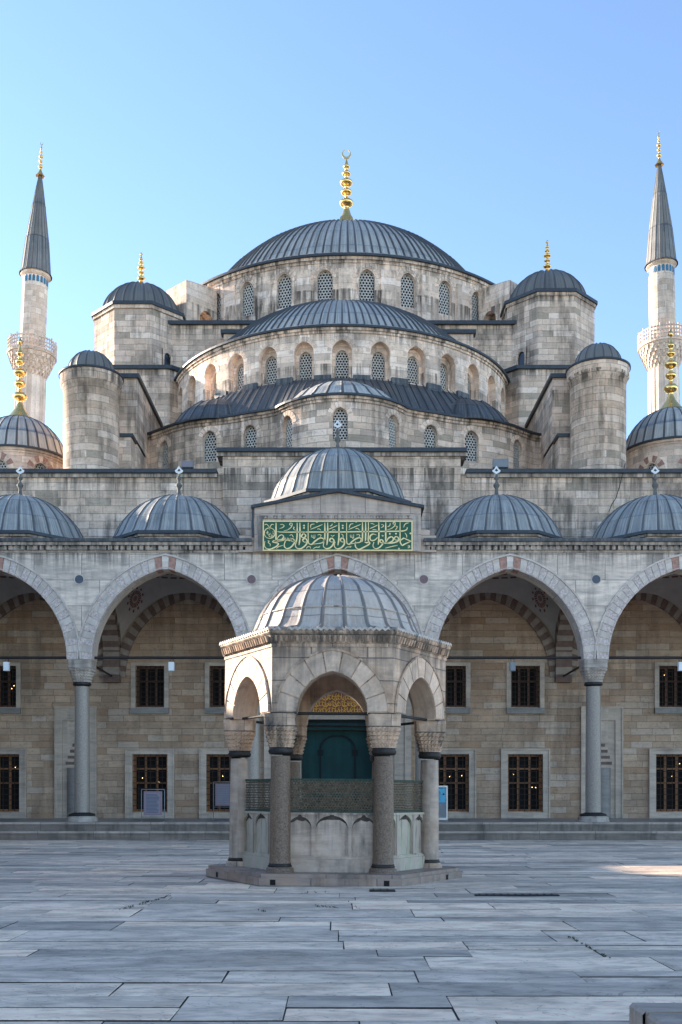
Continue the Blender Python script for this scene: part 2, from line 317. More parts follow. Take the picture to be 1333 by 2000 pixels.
# ------------------------------------------------------------------ mesh building
class MB:
    def __init__(s): s.v = []; s.f = []; s.uv = []; s.mi = []; s.sm = []
    def face(s, pts, uvs=None, m=0, smooth=False):
        b = len(s.v); s.v += [tuple(p) for p in pts]; s.f.append(tuple(range(b, b+len(pts)))); s.mi.append(m); s.sm.append(smooth)
        if uvs is None:
            p = [Vector(q) for q in pts]; n = Vector((0, 0, 0))
            for i in range(1, len(p)-1): n += (p[i]-p[0]).cross(p[i+1]-p[0])
            if n.length > 1e-12: n.normalize()
            if abs(n.z) > .75: uvs = [(q[0], q[1]) for q in pts]
            else:
                t = Vector((-n.y, n.x, 0)); t = t.normalized() if t.length > 1e-6 else Vector((1, 0, 0))
                uvs = [(Vector(q).dot(t), q[2]) for q in pts]
        s.uv += list(uvs)
    def box(s, x0, x1, y0, y1, z0, z1, m=0, skip=''):
        P = lambda x, y, z: (x, y, z)
        if 'f' not in skip: s.face([P(x0,y0,z0),P(x1,y0,z0),P(x1,y0,z1),P(x0,y0,z1)], None, m)
        if 'k' not in skip: s.face([P(x1,y1,z0),P(x0,y1,z0),P(x0,y1,z1),P(x1,y1,z1)], None, m)
        if 'l' not in skip: s.face([P(x0,y1,z0),P(x0,y0,z0),P(x0,y0,z1),P(x0,y1,z1)], None, m)
        if 'r' not in skip: s.face([P(x1,y0,z0),P(x1,y1,z0),P(x1,y1,z1),P(x1,y0,z1)], None, m)
        if 't' not in skip: s.face([P(x0,y0,z1),P(x1,y0,z1),P(x1,y1,z1),P(x0,y1,z1)], None, m)
        if 'b' not in skip: s.face([P(x0,y1,z0),P(x1,y1,z0),P(x1,y0,z0),P(x0,y0,z0)], None, m)
    def bar(s, a, b, w, m=0, n=4):
        a, b = Vector(a), Vector(b); d = (b-a).normalized()
        up = Vector((0, 0, 1)) if abs(d.z) < .9 else Vector((0, 1, 0))
        x = d.cross(up).normalized(); y = x.cross(d)
        ra = [a + (x*cos(2*pi*(i+.5)/n)+y*sin(2*pi*(i+.5)/n))*w for i in range(n)]
        rb = [q+(b-a) for q in ra]
        for i in range(n):
            j = (i+1) % n; s.face([ra[i], ra[j], rb[j], rb[i]], None, m, n > 6)
        s.face(ra[::-1], None, m); s.face(rb, None, m)
    def prism(s, poly, z0, z1, m=0, top=True, mt=None, bottom=False):
        n = len(poly); L = 0
        for i in range(n):
            a, b = poly[i], poly[(i+1) % n]; l = hypot(b[0]-a[0], b[1]-a[1])
            s.face([(*a, z0), (*b, z0), (*b, z1), (*a, z1)], [(L, z0), (L+l, z0), (L+l, z1), (L, z1)], m); L += l
        if top: s.face([(*p, z1) for p in poly], None, m if mt is None else mt)
        if bottom: s.face([(*p, z0) for p in poly[::-1]], None, m)
    def lathe(s, prof, c, n=32, a0=0, a1=2*pi, m=0, rib=None, smooth=True, seam=0, uvk=None, jit=0):
        """prof from bottom to top [(r,z)]; rib = (count, height, half width fraction, scallop)"""
        pr = []
        if seam:                                   # lapped horizontal seams
            L = [0]
            for a, b in zip(prof, prof[1:]): L.append(L[-1]+hypot(b[0]-a[0], b[1]-a[1]))
            k = 1
            for i in range(len(prof)):
                pr.append(prof[i])
                if i+1 < len(prof):
                    while k*seam < L[i+1]:
                        t = (k*seam-L[i])/(L[i+1]-L[i]); r = prof[i][0]+(prof[i+1][0]-prof[i][0])*t; z = prof[i][1]+(prof[i+1][1]-prof[i][1])*t
                        pr.append((r+.018, z+.012)); pr.append((r-.004, z+.02)); k += 1
        else: pr = list(prof)
        ang = []; bump = []; gi = []
        if rib:
            N, h, w, sc = rib; dlt = (a1-a0)/N
            jj = [random.uniform(-jit, jit) for _ in range(N+1)]; jj[N] = jj[0]
            for k in range(N):
                for t, q in ((-w, 0), (-w*.45, 1), (w*.45, 1), (w, 0), (.25, -1), (.5, -2), (.75, -1)):
                    ang.append(a0+dlt*(k+t+(jj[k] if q in (0, 1) else 0))); bump.append(h*q if q >= 0 else sc*(-q)/2); gi.append(k+max(t, 0))
            ang.append(ang[0]+(a1-a0)); bump.append(bump[0]); gi.append(N)
        else:
            for i in range(n+1): ang.append(a0+(a1-a0)*i/n); bump.append(0); gi.append(None)
        Rm = max(p[0] for p in pr); v = [0]
        for a, b in zip(pr, pr[1:]): v.append(v[-1]+hypot(b[0]-a[0], b[1]-a[1]))
        def pt(i, j):
            r, z = pr[j]; k = min(1, r/(.12*Rm)) if rib else 0
            rr = max(0, r+bump[i]*k*.7); zz = z+bump[i]*k*.6*(1 if j > 0 else 0)
            return (c[0]+rr*sin(ang[i]), c[1]-rr*cos(ang[i]), zz)
        for i in range(len(ang)-1):
            for j in range(len(pr)-1):
                if rib: ua, ub = gi[i]+.01, gi[i+1]-.01; va, vb = (v[j]/(seam or 1e9), v[j+1]/(seam or 1e9))
                else: ua, ub = ang[i]*(uvk or Rm), ang[i+1]*(uvk or Rm); va, vb = (pr[j][1], pr[j+1][1])
                q = [pt(i, j), pt(i+1, j), pt(i+1, j+1), pt(i, j+1)]
                if pr[j+1][0] < 1e-6: s.face(q[:3], [(ua, va), (ub, va), (ub, vb)], m, smooth)
                elif pr[j][0] < 1e-6: s.face([q[0], q[2], q[3]], [(ua, va), (ub, vb), (ua, vb)], m, smooth)
                else: s.face(q, [(ua, va), (ub, va), (ub, vb), (ua, vb)], m, smooth)
    def build(s, name, mats, parent=None, origin=None, label=None):
        me = bpy.data.meshes.new(name)
        if origin is None:
            xs = [p[0] for p in s.v]; ys = [p[1] for p in s.v]; zs = [p[2] for p in s.v]
            origin = ((min(xs)+max(xs))/2, (min(ys)+max(ys))/2, min(zs))
        o = Vector(origin)
        # merge doubled vertices so that smooth shading works
        idx = {}; nv = []; remap = []
        for p in s.v:
            k = (round(p[0]*2e3), round(p[1]*2e3), round(p[2]*2e3))
            if k not in idx: idx[k] = len(nv); nv.append((p[0]-o.x, p[1]-o.y, p[2]-o.z))
            remap.append(idx[k])
        F_, UVs, MI, SM = [], [], [], []; li = 0
        for f, mi, sm in zip(s.f, s.mi, s.sm):
            q = [remap[i] for i in f]
            if len(set(q)) == len(q): F_.append(q); UVs += s.uv[li:li+len(f)]; MI.append(mi); SM.append(sm)
            li += len(f)
        me.from_pydata(nv, [], F_)
        ul = me.uv_layers.new(name='UVMap')
        ul.data.foreach_set('uv', [c for u in UVs for c in u])
        me.polygons.foreach_set('material_index', MI); me.polygons.foreach_set('use_smooth', SM)
        for m in (mats if isinstance(mats, (list, tuple)) else [mats]): me.materials.append(M[m])
        me.update()
        ob = bpy.data.objects.new(name, me); S.collection.objects.link(ob)
        if parent is not None:
            ob.parent = parent; ob.location = o-wloc(parent)
        else: ob.location = o
        if label: ob['label'] = label
        return ob
def wloc(o):
    p = Vector((0, 0, 0))
    while o is not None: p = p+Vector(o.location); o = o.parent
    return p
def thing(name, label, cat, loc=(0, 0, 0), group=None):
    o = bpy.data.objects.new(name, None); S.collection.objects.link(o); o.location = loc
    o['label'] = label; o['category'] = cat
    if group: o['group'] = group
    return o
def tag(o, label, cat, group=None):
    o['label'] = label; o['category'] = cat
    if group: o['group'] = group
    return o
def struct(o): o['kind'] = 'structure'; return o
def part(name, parent, loc, label=None):
    o = bpy.data.objects.new(name, None); S.collection.objects.link(o); o.parent = parent; o.location = Vector(loc)-wloc(parent)
    if label: o['label'] = label
    return o
def kids(o): return [c for c in S.objects if c.parent == o]
def copy_tree(o, parent, loc, rz=None):
    c = o.copy(); S.collection.objects.link(c); c.parent = parent; c.location = Vector(loc)-(wloc(parent) if parent else Vector())
    if rz is not None: c.rotation_euler.z = rz
    if 'label' in c and parent: del c['label']
    for k in kids(o):
        d = k.copy(); S.collection.objects.link(d); d.parent = c
        for g in kids(k): e = g.copy(); S.collection.objects.link(e); e.parent = d
    return c

def arch_z(x, a, h):             # two-centred pointed arch
    x = min(abs(x), a)
    if h <= a: return h*sqrt(max(0, 1-(x/a)**2))
    R = (a*a+h*h)/(2*a); return sqrt(max(0, R*R-(x-(a-R))**2))
def strip_wall(mb, P, u0, u1, z0, z1, ops=(), depth=.4, step=None, m=0, mr=None, back=None, cap=True, thick=None, du=0):
    """wall along a path with openings cut in it. P(u, d) -> (x, y); op = dict(u, a, sill, spring, h|top)"""
    mr = m if mr is None else mr
    us = {round(u0, 4), round(u1, 4)}
    if step:
        k = max(1, int(round((u1-u0)/step)))
        us |= {round(u0+(u1-u0)*i/k, 4) for i in range(k+1)}
    for o in ops:
        n = o.get('n', 16 if o.get('h') else 1)
        us = {u for u in us if not (o['u']-o['a'] < u < o['u']+o['a']) or o.get('h') is None and step}
        for i in range(n+1):
            t = -cos(pi*i/n) if o.get('h') else -1+2*i/n
            us.add(round(o['u']+o['a']*t, 4))
    us = sorted(us)
    zf = z1 if callable(z1) else (lambda u: z1)
    def pt(u, d, z): x, y = P(u, d); return (x, y, z)
    def q(ua, ub, za, zb, zc, zd, d=0, mm=m, flip=False):
        pts = [pt(ua, d, za), pt(ub, d, zb), pt(ub, d, zc), pt(ua, d, zd)]; uv = [(ua+du, za), (ub+du, zb), (ub+du, zc), (ua+du, zd)]
        if flip: pts.reverse(); uv.reverse()
        mb.face(pts, uv, mm)
    for ua, ub in zip(us, us[1:]):
        if ub-ua < 1e-4: continue
        um = (ua+ub)/2; op = next((o for o in ops if abs(um-o['u']) < o['a']), None)
        ds = [(0, False, m)]
        if back is not None: ds.append((thick if thick else depth, True, back))
        for d, fl, mm in ds:
            if op is None: q(ua, ub, z0, z0, zf(ub), zf(ua), d, mm, fl)
            else:
                if op.get('h'):
                    za, zb = (op['spring']+arch_z(u-op['u'], op['a'], op['h']) for u in (ua, ub))
                else: za = zb = op['top']
                if op['sill'] > z0: q(ua, ub, z0, z0, op['sill'], op['sill'], d, mm, fl)
                if zf(ua) > za: q(ua, ub, za, zb, zf(ub), zf(ua), d, mm, fl)
        if op is not None:
            D = op.get('depth', depth)
            mb.face([pt(ua, 0, za), pt(ub, 0, zb), pt(ub, D, zb), pt(ua, D, za)], [(ua, 0), (ub, 0), (ub, D), (ua, D)], mr)
            if op['sill'] > z0: mb.face([pt(ub, 0, op['sill']), pt(ua, 0, op['sill']), pt(ua, D, op['sill']), pt(ub, D, op['sill'])], None, mr)
        if cap: mb.face([pt(ua, 0, zf(ua)), pt(ub, 0, zf(ub)), pt(ub, thick or depth, zf(ub)), pt(ua, thick or depth, zf(ua))], None, m)
    for o in ops:
        D = o.get('depth', depth)
        for sgn in (-1, 1):
            u = o['u']+sgn*o['a']; zt = o['spring'] if o.get('h') else o['top']
            p = [pt(u, 0, o['sill']), pt(u, D, o['sill']), pt(u, D, zt), pt(u, 0, zt)]
            uv = [(0, o['sill']), (D, o['sill']), (D, zt), (0, zt)]
            if sgn > 0: p.reverse(); uv.reverse()
            mb.face(p, uv, mr)
def voussoirs(mb, P, uc, spring, a, h, th, n, d0, d1, mats, gap=.012, sub=2, lean=0):
    """ring of wedge stones; mats(i) -> slot"""
    def ctr(t, e):               # t in 0..1 from left springing to right
        aa, hh = a+e, h+e
        if hh <= aa: ang = pi*(1-t); return (aa*cos(ang), hh*sin(ang))
        R = (aa*aa+hh*hh)/(2*aa); ph = atan2(hh, -(aa-R)) if R != aa else pi/2
        ph = math.acos(max(-1, min(1, (R-aa)/R)))
        if t >= .5: k = ph*(1-t)*2; return ((aa-R)+R*cos(k), R*sin(k))
        k = ph*t*2; return (-((aa-R)+R*cos(k)), R*sin(k))
    L = pi*a*.55*2/n
    g = gap/L/n
    def pp(t, e, d):
        x, z = ctr(t, e); X, Y = P(uc+x, d); return (X, Y, spring+z)
    for i in range(n):
        ta, tb = i/n+g, (i+1)/n-g; mm = mats(i)
        for j in range(sub):
            t0 = ta+(tb-ta)*j/sub; t1 = ta+(tb-ta)*(j+1)/sub
            A, B, C_, D_ = pp(t0, 0, d0), pp(t1, 0, d0), pp(t1, th, d0), pp(t0, th, d0)
            a_, b_, c_, e_ = pp(t0, 0, d1), pp(t1, 0, d1), pp(t1, th, d1), pp(t0, th, d1)
            r = i*3.3
            mb.face([B, A, D_, C_], [(r+L, 0), (r, 0), (r, th), (r+L, th)], mm)
            mb.face([A, B, b_, a_], [(r, 0), (r+L, 0), (r+L, .4), (r, .4)], mm)
            mb.face([D_, e_, c_, C_], None, mm)
            if j == 0: mb.face([A, a_, e_, D_], None, mm)
            if j == sub-1: mb.face([B, C_, c_, b_], None, mm)
def circ(cx, cy, R):              # path on a circle, u = arc length, facing outwards, u=0 nearest the camera
    return lambda u, d: (cx+(R-d)*sin(u/R), cy-(R-d)*cos(u/R))
def flat(y, s=1): return lambda u, d: (u, y+d*s)
def polypath(pts):
    L = [0]
    for a, b in zip(pts, pts[1:]): L.append(L[-1]+hypot(b[0]-a[0], b[1]-a[1]))
    def P(u, d):
        u = max(0, min(L[-1]-1e-6, u)); i = next(k for k in range(len(pts)-1) if u <= L[k+1])
        a, b = pts[i], pts[i+1]; t = (u-L[i])/(L[i+1]-L[i])
        def nrm(k):
            p, q = pts[max(0, k-1)], pts[min(len(pts)-1, k+1)]; l = hypot(q[0]-p[0], q[1]-p[1]); return (-(q[1]-p[1])/l, (q[0]-p[0])/l)
        na, nb = nrm(i), nrm(i+1); nx, ny = na[0]*(1-t)+nb[0]*t, na[1]*(1-t)+nb[1]*t
        return (a[0]+(b[0]-a[0])*t+nx*d, a[1]+(b[1]-a[1])*t+ny*d)
    return P, L[-1]
def sphere_prof(R, rise, zb, n=14, lip=0):
    """spherical cap of base radius R and given rise"""
    rho = (R*R+rise*rise)/(2*rise); zc = zb+rise-rho; a0 = math.asin(min(1, R/rho))
    if rise > R: a0 = pi-a0
    out = [(rho*sin(a0*(1-i/n)), zc+rho*cos(a0*(1-i/n))) for i in range(n)]+[(0, zb+rise)]
    if lip: out = [(R+lip, zb-.10), (R+lip*.9, zb-.02), (R+lip*.35, zb+.06)]+out[1:]
    return out
def ring_band(mb, P, u0, u1, z0, z1, proud, n, m=0, inn=.12):
    """moulding following a path, proud of it"""
    for i in range(n):
        ua, ub = u0+(u1-u0)*i/n, u0+(u1-u0)*(i+1)/n
        def pt(u, d, z): x, y = P(u, d); return (x, y, z)
        mb.face([pt(ua, -proud, z0), pt(ub, -proud, z0), pt(ub, -proud, z1), pt(ua, -proud, z1)], [(ua, z0), (ub, z0), (ub, z1), (ua, z1)], m)
        mb.face([pt(ua, -proud, z1), pt(ub, -proud, z1), pt(ub, inn, z1), pt(ua, inn, z1)], None, m)
        mb.face([pt(ua, inn, z0), pt(ub, inn, z0), pt(ub, -proud, z0), pt(ua, -proud, z0)], None, m)
    for u, fl in ((u0, 1), (u1, 0)):
        p = [(*P(u, -proud), z0), (*P(u, inn), z0), (*P(u, inn), z1), (*P(u, -proud), z1)]
        mb.face(p[::-1] if fl else p, None, m)
def cornice(mb, P, u0, u1, zt, n, m=0, k=1.0, lead_slot=None):
    ring_band(mb, P, u0, u1, zt-.42*k, zt-.26*k, .06*k, n, m)
    ring_band(mb, P, u0, u1, zt-.26*k+.002, zt-.10*k, .16*k, n, m)
    ring_band(mb, P, u0, u1, zt-.10*k+.002, zt+.03*k, .30*k, n, m if lead_slot is None else lead_slot, inn=.3)

# ------------------------------------------------------------------ finials
def finial_bulbs(H, r, kind='gold'):
    """(r,z) profile of stacked bulbs"""
    prof = [(r*1.9, 0), (r*1.45, .05*H), (r*.75, .13*H), (r*.42, .20*H), (r*.36, .23*H)]
    z = .23
    for br, bz, nk in ((1.0, .12, .055), (.78, .09, .045), (.92, .10, .05), (.62, .07, .04), (.46, .06, .02)):
        for i in range(1, 8):
            a = pi*i/8; prof.append((max(.3*r, r*br*sin(a)*.95+.05*r), (z+bz*(1-cos(a))/2)*H))
        z += bz; prof.append((r*.27, (z+.005)*H)); z += nk; prof.append((r*.24, z*H))
    prof.append((r*.06, min(.97, z+.07)*H))
    return prof, min(.97, z+.07)*H
def crescent(mb, c, r, w, m=0):
    n = 20
    P = []
    for i in range(n+1):
        a = radians(-250)+radians(320)*i/n       # open at the top
        t = i/n; th = w*(.12+sin(pi*t))
        P.append((a, th))
    for (a, ta), (b, tb) in zip(P, P[1:]):
        for d in (-1, 1):
            y = w*.35*d
            q = [(c[0]+(r)*cos(a), c[1]+y, c[2]+r*sin(a)), (c[0]+r*cos(b), c[1]+y, c[2]+r*sin(b)), (c[0]+(r-tb)*cos(b), c[1]+y, c[2]+(r-tb)*sin(b)), (c[0]+(r-ta)*cos(a), c[1]+y, c[2]+(r-ta)*sin(a))]
            mb.face(q if d < 0 else q[::-1], None, m)
        for rr in (0, 1):
            ra, rb = (r, r) if rr == 0 else (r-ta, r-tb)
            q = [(c[0]+ra*cos(a), c[1]-w*.35, c[2]+ra*sin(a)), (c[0]+ra*cos(a), c[1]+w*.35, c[2]+ra*sin(a)), (c[0]+rb*cos(b), c[1]+w*.35, c[2]+rb*sin(b)), (c[0]+rb*cos(b), c[1]-w*.35, c[2]+rb*sin(b))]
            mb.face(q, None, m)
def finial(parent, c, H, r, flare=0, moon=True, label=None):
    mb = MB()
    pr, zt = finial_bulbs(H*(.9 if moon else 1), r)
    prof = [(a, c[2]+b) for a, b in pr]
    if flare:
        fl = [(q, c[2]-z) for q, z in ((2.7, 3.45), (1.75, 2.4), (1.15, 1.45), (.80, .8), (.55, .2), (.40, -.3))]
        prof = fl+[(q, z) for q, z in prof[3:] if z > c[2]+.15]
    mb.lathe(prof, c, 20)
    if flare:
        for i in range(20):
            a = 2*pi*i/20
            pts = [(c[0]+q*sin(a), c[1]-q*cos(a), z+.03) for q, z in fl]
            for p, q in zip(pts, pts[1:]): mb.bar(p, q, .05, 0)
    if moon: crescent(mb, (c[0], c[1], c[2]+zt+r*.6), r*.66, r*.26)
    else: mb.lathe([(0, c[2]+zt-.02*H), (r*.45, c[2]+zt+.015*H), (0, c[2]+zt+.09*H)], c, 4)
    return mb.build('finial', 'gold', parent, label=label)

# ------------------------------------------------------------------ honeycomb window
def hexgrille(mb, a, sill, spring, h, y, cell, hole, m, P=None):
    dx, dz = cell*sqrt(3), cell*1.5; row = 0; z = sill+cell*.5
    while z < spring+h:
        off = dx/2 if row % 2 else 0; k = -int(a/dx)-1
        while k*dx+off < a+dx:
            x = k*dx+off
            lim = arch_z(x, a, h)+spring if abs(x) < a else 0
            if abs(x) < a+cell*.4 and z < lim+cell*.5:
                for i in range(6):
                    A, B = pi/6+i*pi/3, pi/6+(i+1)*pi/3
                    o1, o2 = (x+cell*cos(A), z+cell*sin(A)), (x+cell*cos(B), z+cell*sin(B))
                    i1, i2 = (x+hole*cos(A), z+hole*sin(A)), (x+hole*cos(B), z+hole*sin(B))
                    cl = lambda p: (max(-a, min(a, p[0])), max(sill, min(p[1], spring+arch_z(min(abs(p[0]), a*.999), a, h))))
                    o1, o2, i1, i2 = map(cl, (o1, o2, i1, i2))
                    mb.face([(o1[0], y, o1[1]), (o2[0], y, o2[1]), (i2[0], y, i2[1]), (i1[0], y, i1[1])][::-1], None, m)
                    mb.face([(i1[0], y, i1[1]), (i2[0], y, i2[1]), (i2[0], y+.06, i2[1]), (i1[0], y+.06, i1[1])], None, m)
            k += 1
        z += dz; row += 1
def window_mesh(a, H, h, plate=None, cell=.105, name='window', mat='ashlar'):
    """local window: sill at z=0, facing -Y. plate = (outer half width, outer rise) of the stone slab it sits in"""
    mb = MB(); sp = H-h
    if plate:
        A = plate
        P = flat(0)
        us = [-A+2*A*i/14 for i in range(15)]
        strip_wall(mb, P, -A, A, -.3, H+.45, [dict(u=0, a=a, sill=0, spring=sp, h=h)], .16, m=2, cap=False)
        y = .14
    else: y = .0
    hexgrille(mb, a, 0, sp, h, y, cell, cell*.68, 0)
    mb.face([(-a, y+.10, 0), (a, y+.10, 0), (a, y+.10, H), (-a, y+.10, H)], None, 1)
    # rim
    n = 14; pts = [(-a, 0)]+[(-a*cos(pi*i/n), sp+arch_z(-a*cos(pi*i/n), a, h)) for i in range(n+1)]+[(a, 0)]
    for (x0, z0), (x1, z1) in zip(pts, pts[1:]):
        k = .93
        q = [(x0, y-.02, z0), (x1, y-.02, z1), (x1*k, y-.02, sp+(z1-sp)*k if z1 > sp else z1), (x0*k, y-.02, sp+(z0-sp)*k if z0 > sp else z0)]
        mb.face(q[::-1], None, 0)
    me = mb.build(name, ['claustra', 'glass', mat], None, origin=(0, 0, 0))
    S.collection.objects.unlink(me); return me
def place_window(proto, parent, loc, rz):
    o = proto.copy(); o.name = 'window'; S.collection.objects.link(o); o.parent = parent
    o.location = Vector(loc)-wloc(parent); o.rotation_euler = (0, 0, rz); return o

# ================================================================== THE GROUND
g = MB(); g.box(-900, 900, -300, 1500, -.6, -.06, 0); struct(g.build('ground', 'earth'))
g = MB(); g.face([(-30, -10, -.012), (30, -10, -.012), (30, 39.3, -.012), (-30, 39.3, -.012)]); struct(g.build('paving_bed', 'joint'))
def make_paving():
    rnd = random.Random(21); V, Fc, col, MIp = [], [], [], []
    y = -8.0
    while y < 39.14:
        h = rnd.choice((.5, .62, .7, .8, .88, .95)); h = min(h, 39.16-y) if y+h < 38.9 else 39.16-y
        x = -29+rnd.random()*2; sk = rnd.uniform(-.010, .010)
        while x < 29:
            w = rnd.choice((.9, 1.4, 1.9, 2.4, 2.9, 3.4, 3.9))*rnd.uniform(.85, 1.15)
            split = rnd.random() < .13 and h > .6
            for (ya, yb) in (((y, y+h*.5), (y+h*.5, y+h)) if split else ((y, y+h),)):
                g_ = rnd.choice((.010, .013, .017, .022)); gx = rnd.choice((.003, .004, .005))
                j = lambda s: rnd.uniform(-s, s)
                c = [(x+gx+j(.006), ya+g_+j(.006)), (x+w-gx+j(.005), ya+g_+j(.009)), (x+w-gx+j(.005), yb-g_+j(.009)), (x+gx+j(.006), yb-g_+j(.007))]
                if rnd.random() < .25: c[2] = (c[2][0]-rnd.uniform(0, .008), c[2][1]-rnd.uniform(0, .012))
                z0 = rnd.uniform(-.005, .006); tx, ty = j(.0018), j(.004)
                b = len(V); cx, cy = x+w/2, (ya+yb)/2
                bev = .004
                for k, (px, py) in enumerate(c): V.append((px, py, -.02))
                for k, (px, py) in enumerate(c): V.append((px+(bev if px < cx else -bev)*.3, py+(bev if py < cy else -bev)*.3, z0-.004+(px-cx)*tx+(py-cy)*ty))
                for k, (px, py) in enumerate(c): V.append((px+(bev*2 if px < cx else -bev*2), py+(bev*2 if py < cy else -bev*2), z0+(px-cx)*tx+(py-cy)*ty))
                fs = [(b+8, b+9, b+10, b+11)]
                for k in range(4):
                    n = (k+1) % 4; fs += [(b+k, b+n, b+4+n, b+4+k), (b+4+k, b+4+n, b+8+n, b+8+k)]
                MIp.extend([0]+[1, 0]*4); Fc += fs; cc = (rnd.random(), rnd.random(), rnd.random(), 1); col += [cc]*12
            x += w
        y += h
    me = bpy.data.meshes.new('courtyard_paving'); me.from_pydata(V, [], Fc)
    a = me.color_attributes.new('slab', 'FLOAT_COLOR', 'POINT'); a.data.foreach_set('color', [c for q in col for c in q])
    me.materials.append(M['paving']); me.materials.append(M['joint']); me.polygons.foreach_set('material_index', MIp); me.update()
    o = bpy.data.objects.new('courtyard_paving', me); S.collection.objects.link(o); struct(o)
make_paving()

# ================================================================== PORTICO
BAY = 6.66; YF = 40.55; YW = 46.6; FL = .65; SPR = 6.93; AH = 3.51; AA = 2.85
por = thing('arcaded_portico', 'marble courtyard arcade with pointed arches, grey columns and a row of low lead domes', 'arcade', (0, 43, 0))
nb = 7; X0, X1 = -BAY*3.5, BAY*3.5
mb = MB()
mb.box(X0-8, X1+8, 39.5, 46.55, .10, FL, 0); mb.box(X0-8, X1+8, 39.15, 39.497, -.01, .32, 0)
# nosing
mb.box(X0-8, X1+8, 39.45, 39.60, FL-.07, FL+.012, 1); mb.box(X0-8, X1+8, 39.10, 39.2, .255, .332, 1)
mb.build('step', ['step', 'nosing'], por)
mb = MB(); mb.face([(X0-8, 39.6, FL+.007), (X1+8, 39.6, FL+.007), (X1+8, 46.58, FL+.007), (X0-8, 46.58, FL+.007)]); mb.build('floor_slab', 'floor', por)
ops = [dict(u=(i-3)*BAY, a=AA, sill=SPR, spring=SPR, h=AH, n=28) for i in range(nb)]
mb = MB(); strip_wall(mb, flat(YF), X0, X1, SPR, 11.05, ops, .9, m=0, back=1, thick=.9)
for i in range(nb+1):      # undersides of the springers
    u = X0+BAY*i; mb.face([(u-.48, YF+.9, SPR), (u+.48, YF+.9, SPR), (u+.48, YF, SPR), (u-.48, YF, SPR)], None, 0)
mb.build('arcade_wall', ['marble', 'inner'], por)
def vm(n):
    def f(i):
        c = (n-1)/2; d = abs(i-c)
        if 1 <= d < 2: return 2
        if d < 1: return 0
        return 0 if int(d) % 2 == 0 else 1
    return f
mb = MB()
voussoirs(mb, flat(YF), 0, SPR, AA-.004, AH-.004, .50, 39, -.03, .5, vm(39), sub=1)
# thin mouldings outside and inside of the ring
def archline(mb, y, a, h, spring, w, dep, m=0, uc=0, n=40):
    pts = []
    for i in range(n+1):
        x = -a*cos(pi*i/n); pts.append((x, arch_z(x, a, h)))
    for (x0, z0), (x1, z1) in zip(pts, pts[1:]):
        k = (a+w)/a; kh = (h+w)/h
        q = [(uc+x0, y, spring+z0), (uc+x1, y, spring+z1), (uc+x1*k, y, spring+z1*kh), (uc+x0*k, y, spring+z0*kh)]
        mb.face(q[::-1], None, m)
        mb.face([(q[3][0], y, q[3][2]), (q[2][0], y, q[2][2]), (q[2][0], y+dep, q[2][2]), (q[3][0], y+dep, q[3][2])][::-1], None, m)
        mb.face([(q[0][0], y, q[0][2]), (q[1][0], y, q[1][2]), (q[1][0], y+dep, q[1][2]), (q[0][0], y+dep, q[0][2])], None, m)
archline(mb, YF-.07, AA+.50, AH+.50, SPR, .07, .08, 0)
archline(mb, YF-.045, AA+.03, AH+.03, SPR, .03, .05, 1)
proto = mb.build('arch_ring', ['vous_a', 'vous_b', 'vous_c'], por, origin=(0, YF, SPR))
for i in range(nb):
    if i != 3: copy_tree(proto, por, ((i-3)*BAY, YF, SPR))
# columns
def capital(mb, cx, cy, z0, z1, r0, hw, m=0, tiers=5):
    """muqarnas capital: stepped tiers of small pendants growing from round to square"""
    N = 48
    def ring(k, e):
        t = k; out = []
        for i in range(N):
            a = 2*pi*i/N; c_, s_ = cos(a), sin(a)
            sq = 1/max(abs(c_), abs(s_)); rr = (r0+(hw-r0)*t)*(1+(min(sq, 1.32)-1)*t)
            rr += e*(.5-.5*cos(a*24))
            out.append((cx+rr*c_, cy+rr*s_))
        return out
    H = z1-z0; lower = .62*H; rings = []
    for k in range(tiers):
        t = ((k+.4)/tiers)**1.15
        rings.append((ring(t, 0), z0+lower*k/tiers)); rings.append((ring(t, .035), z0+lower*(k+.55)/tiers)); rings.append((ring(t+.09, -.02), z0+lower*(k+.98)/tiers))
    rings.append((ring(1, 0), z0+lower*1.03)); rings.append((ring(1, 0), z0+H*.86)); rings.append((ring(1.04, 0), z0+H*.88)); rings.append((ring(1.06, 0), z1))
    for (ra, za), (rb, zb) in zip(rings, rings[1:]):
        for i in range(N):
            j = (i+1) % N
            mb.face([(*ra[i], za), (*ra[j], za), (*rb[j], zb), (*rb[i], zb)], [(i*.1, za), (i*.1+.1, za), (i*.1+.1, zb), (i*.1, zb)], m)
    mb.face([(*p, z1) for p in rings[-1][0]], None, m)
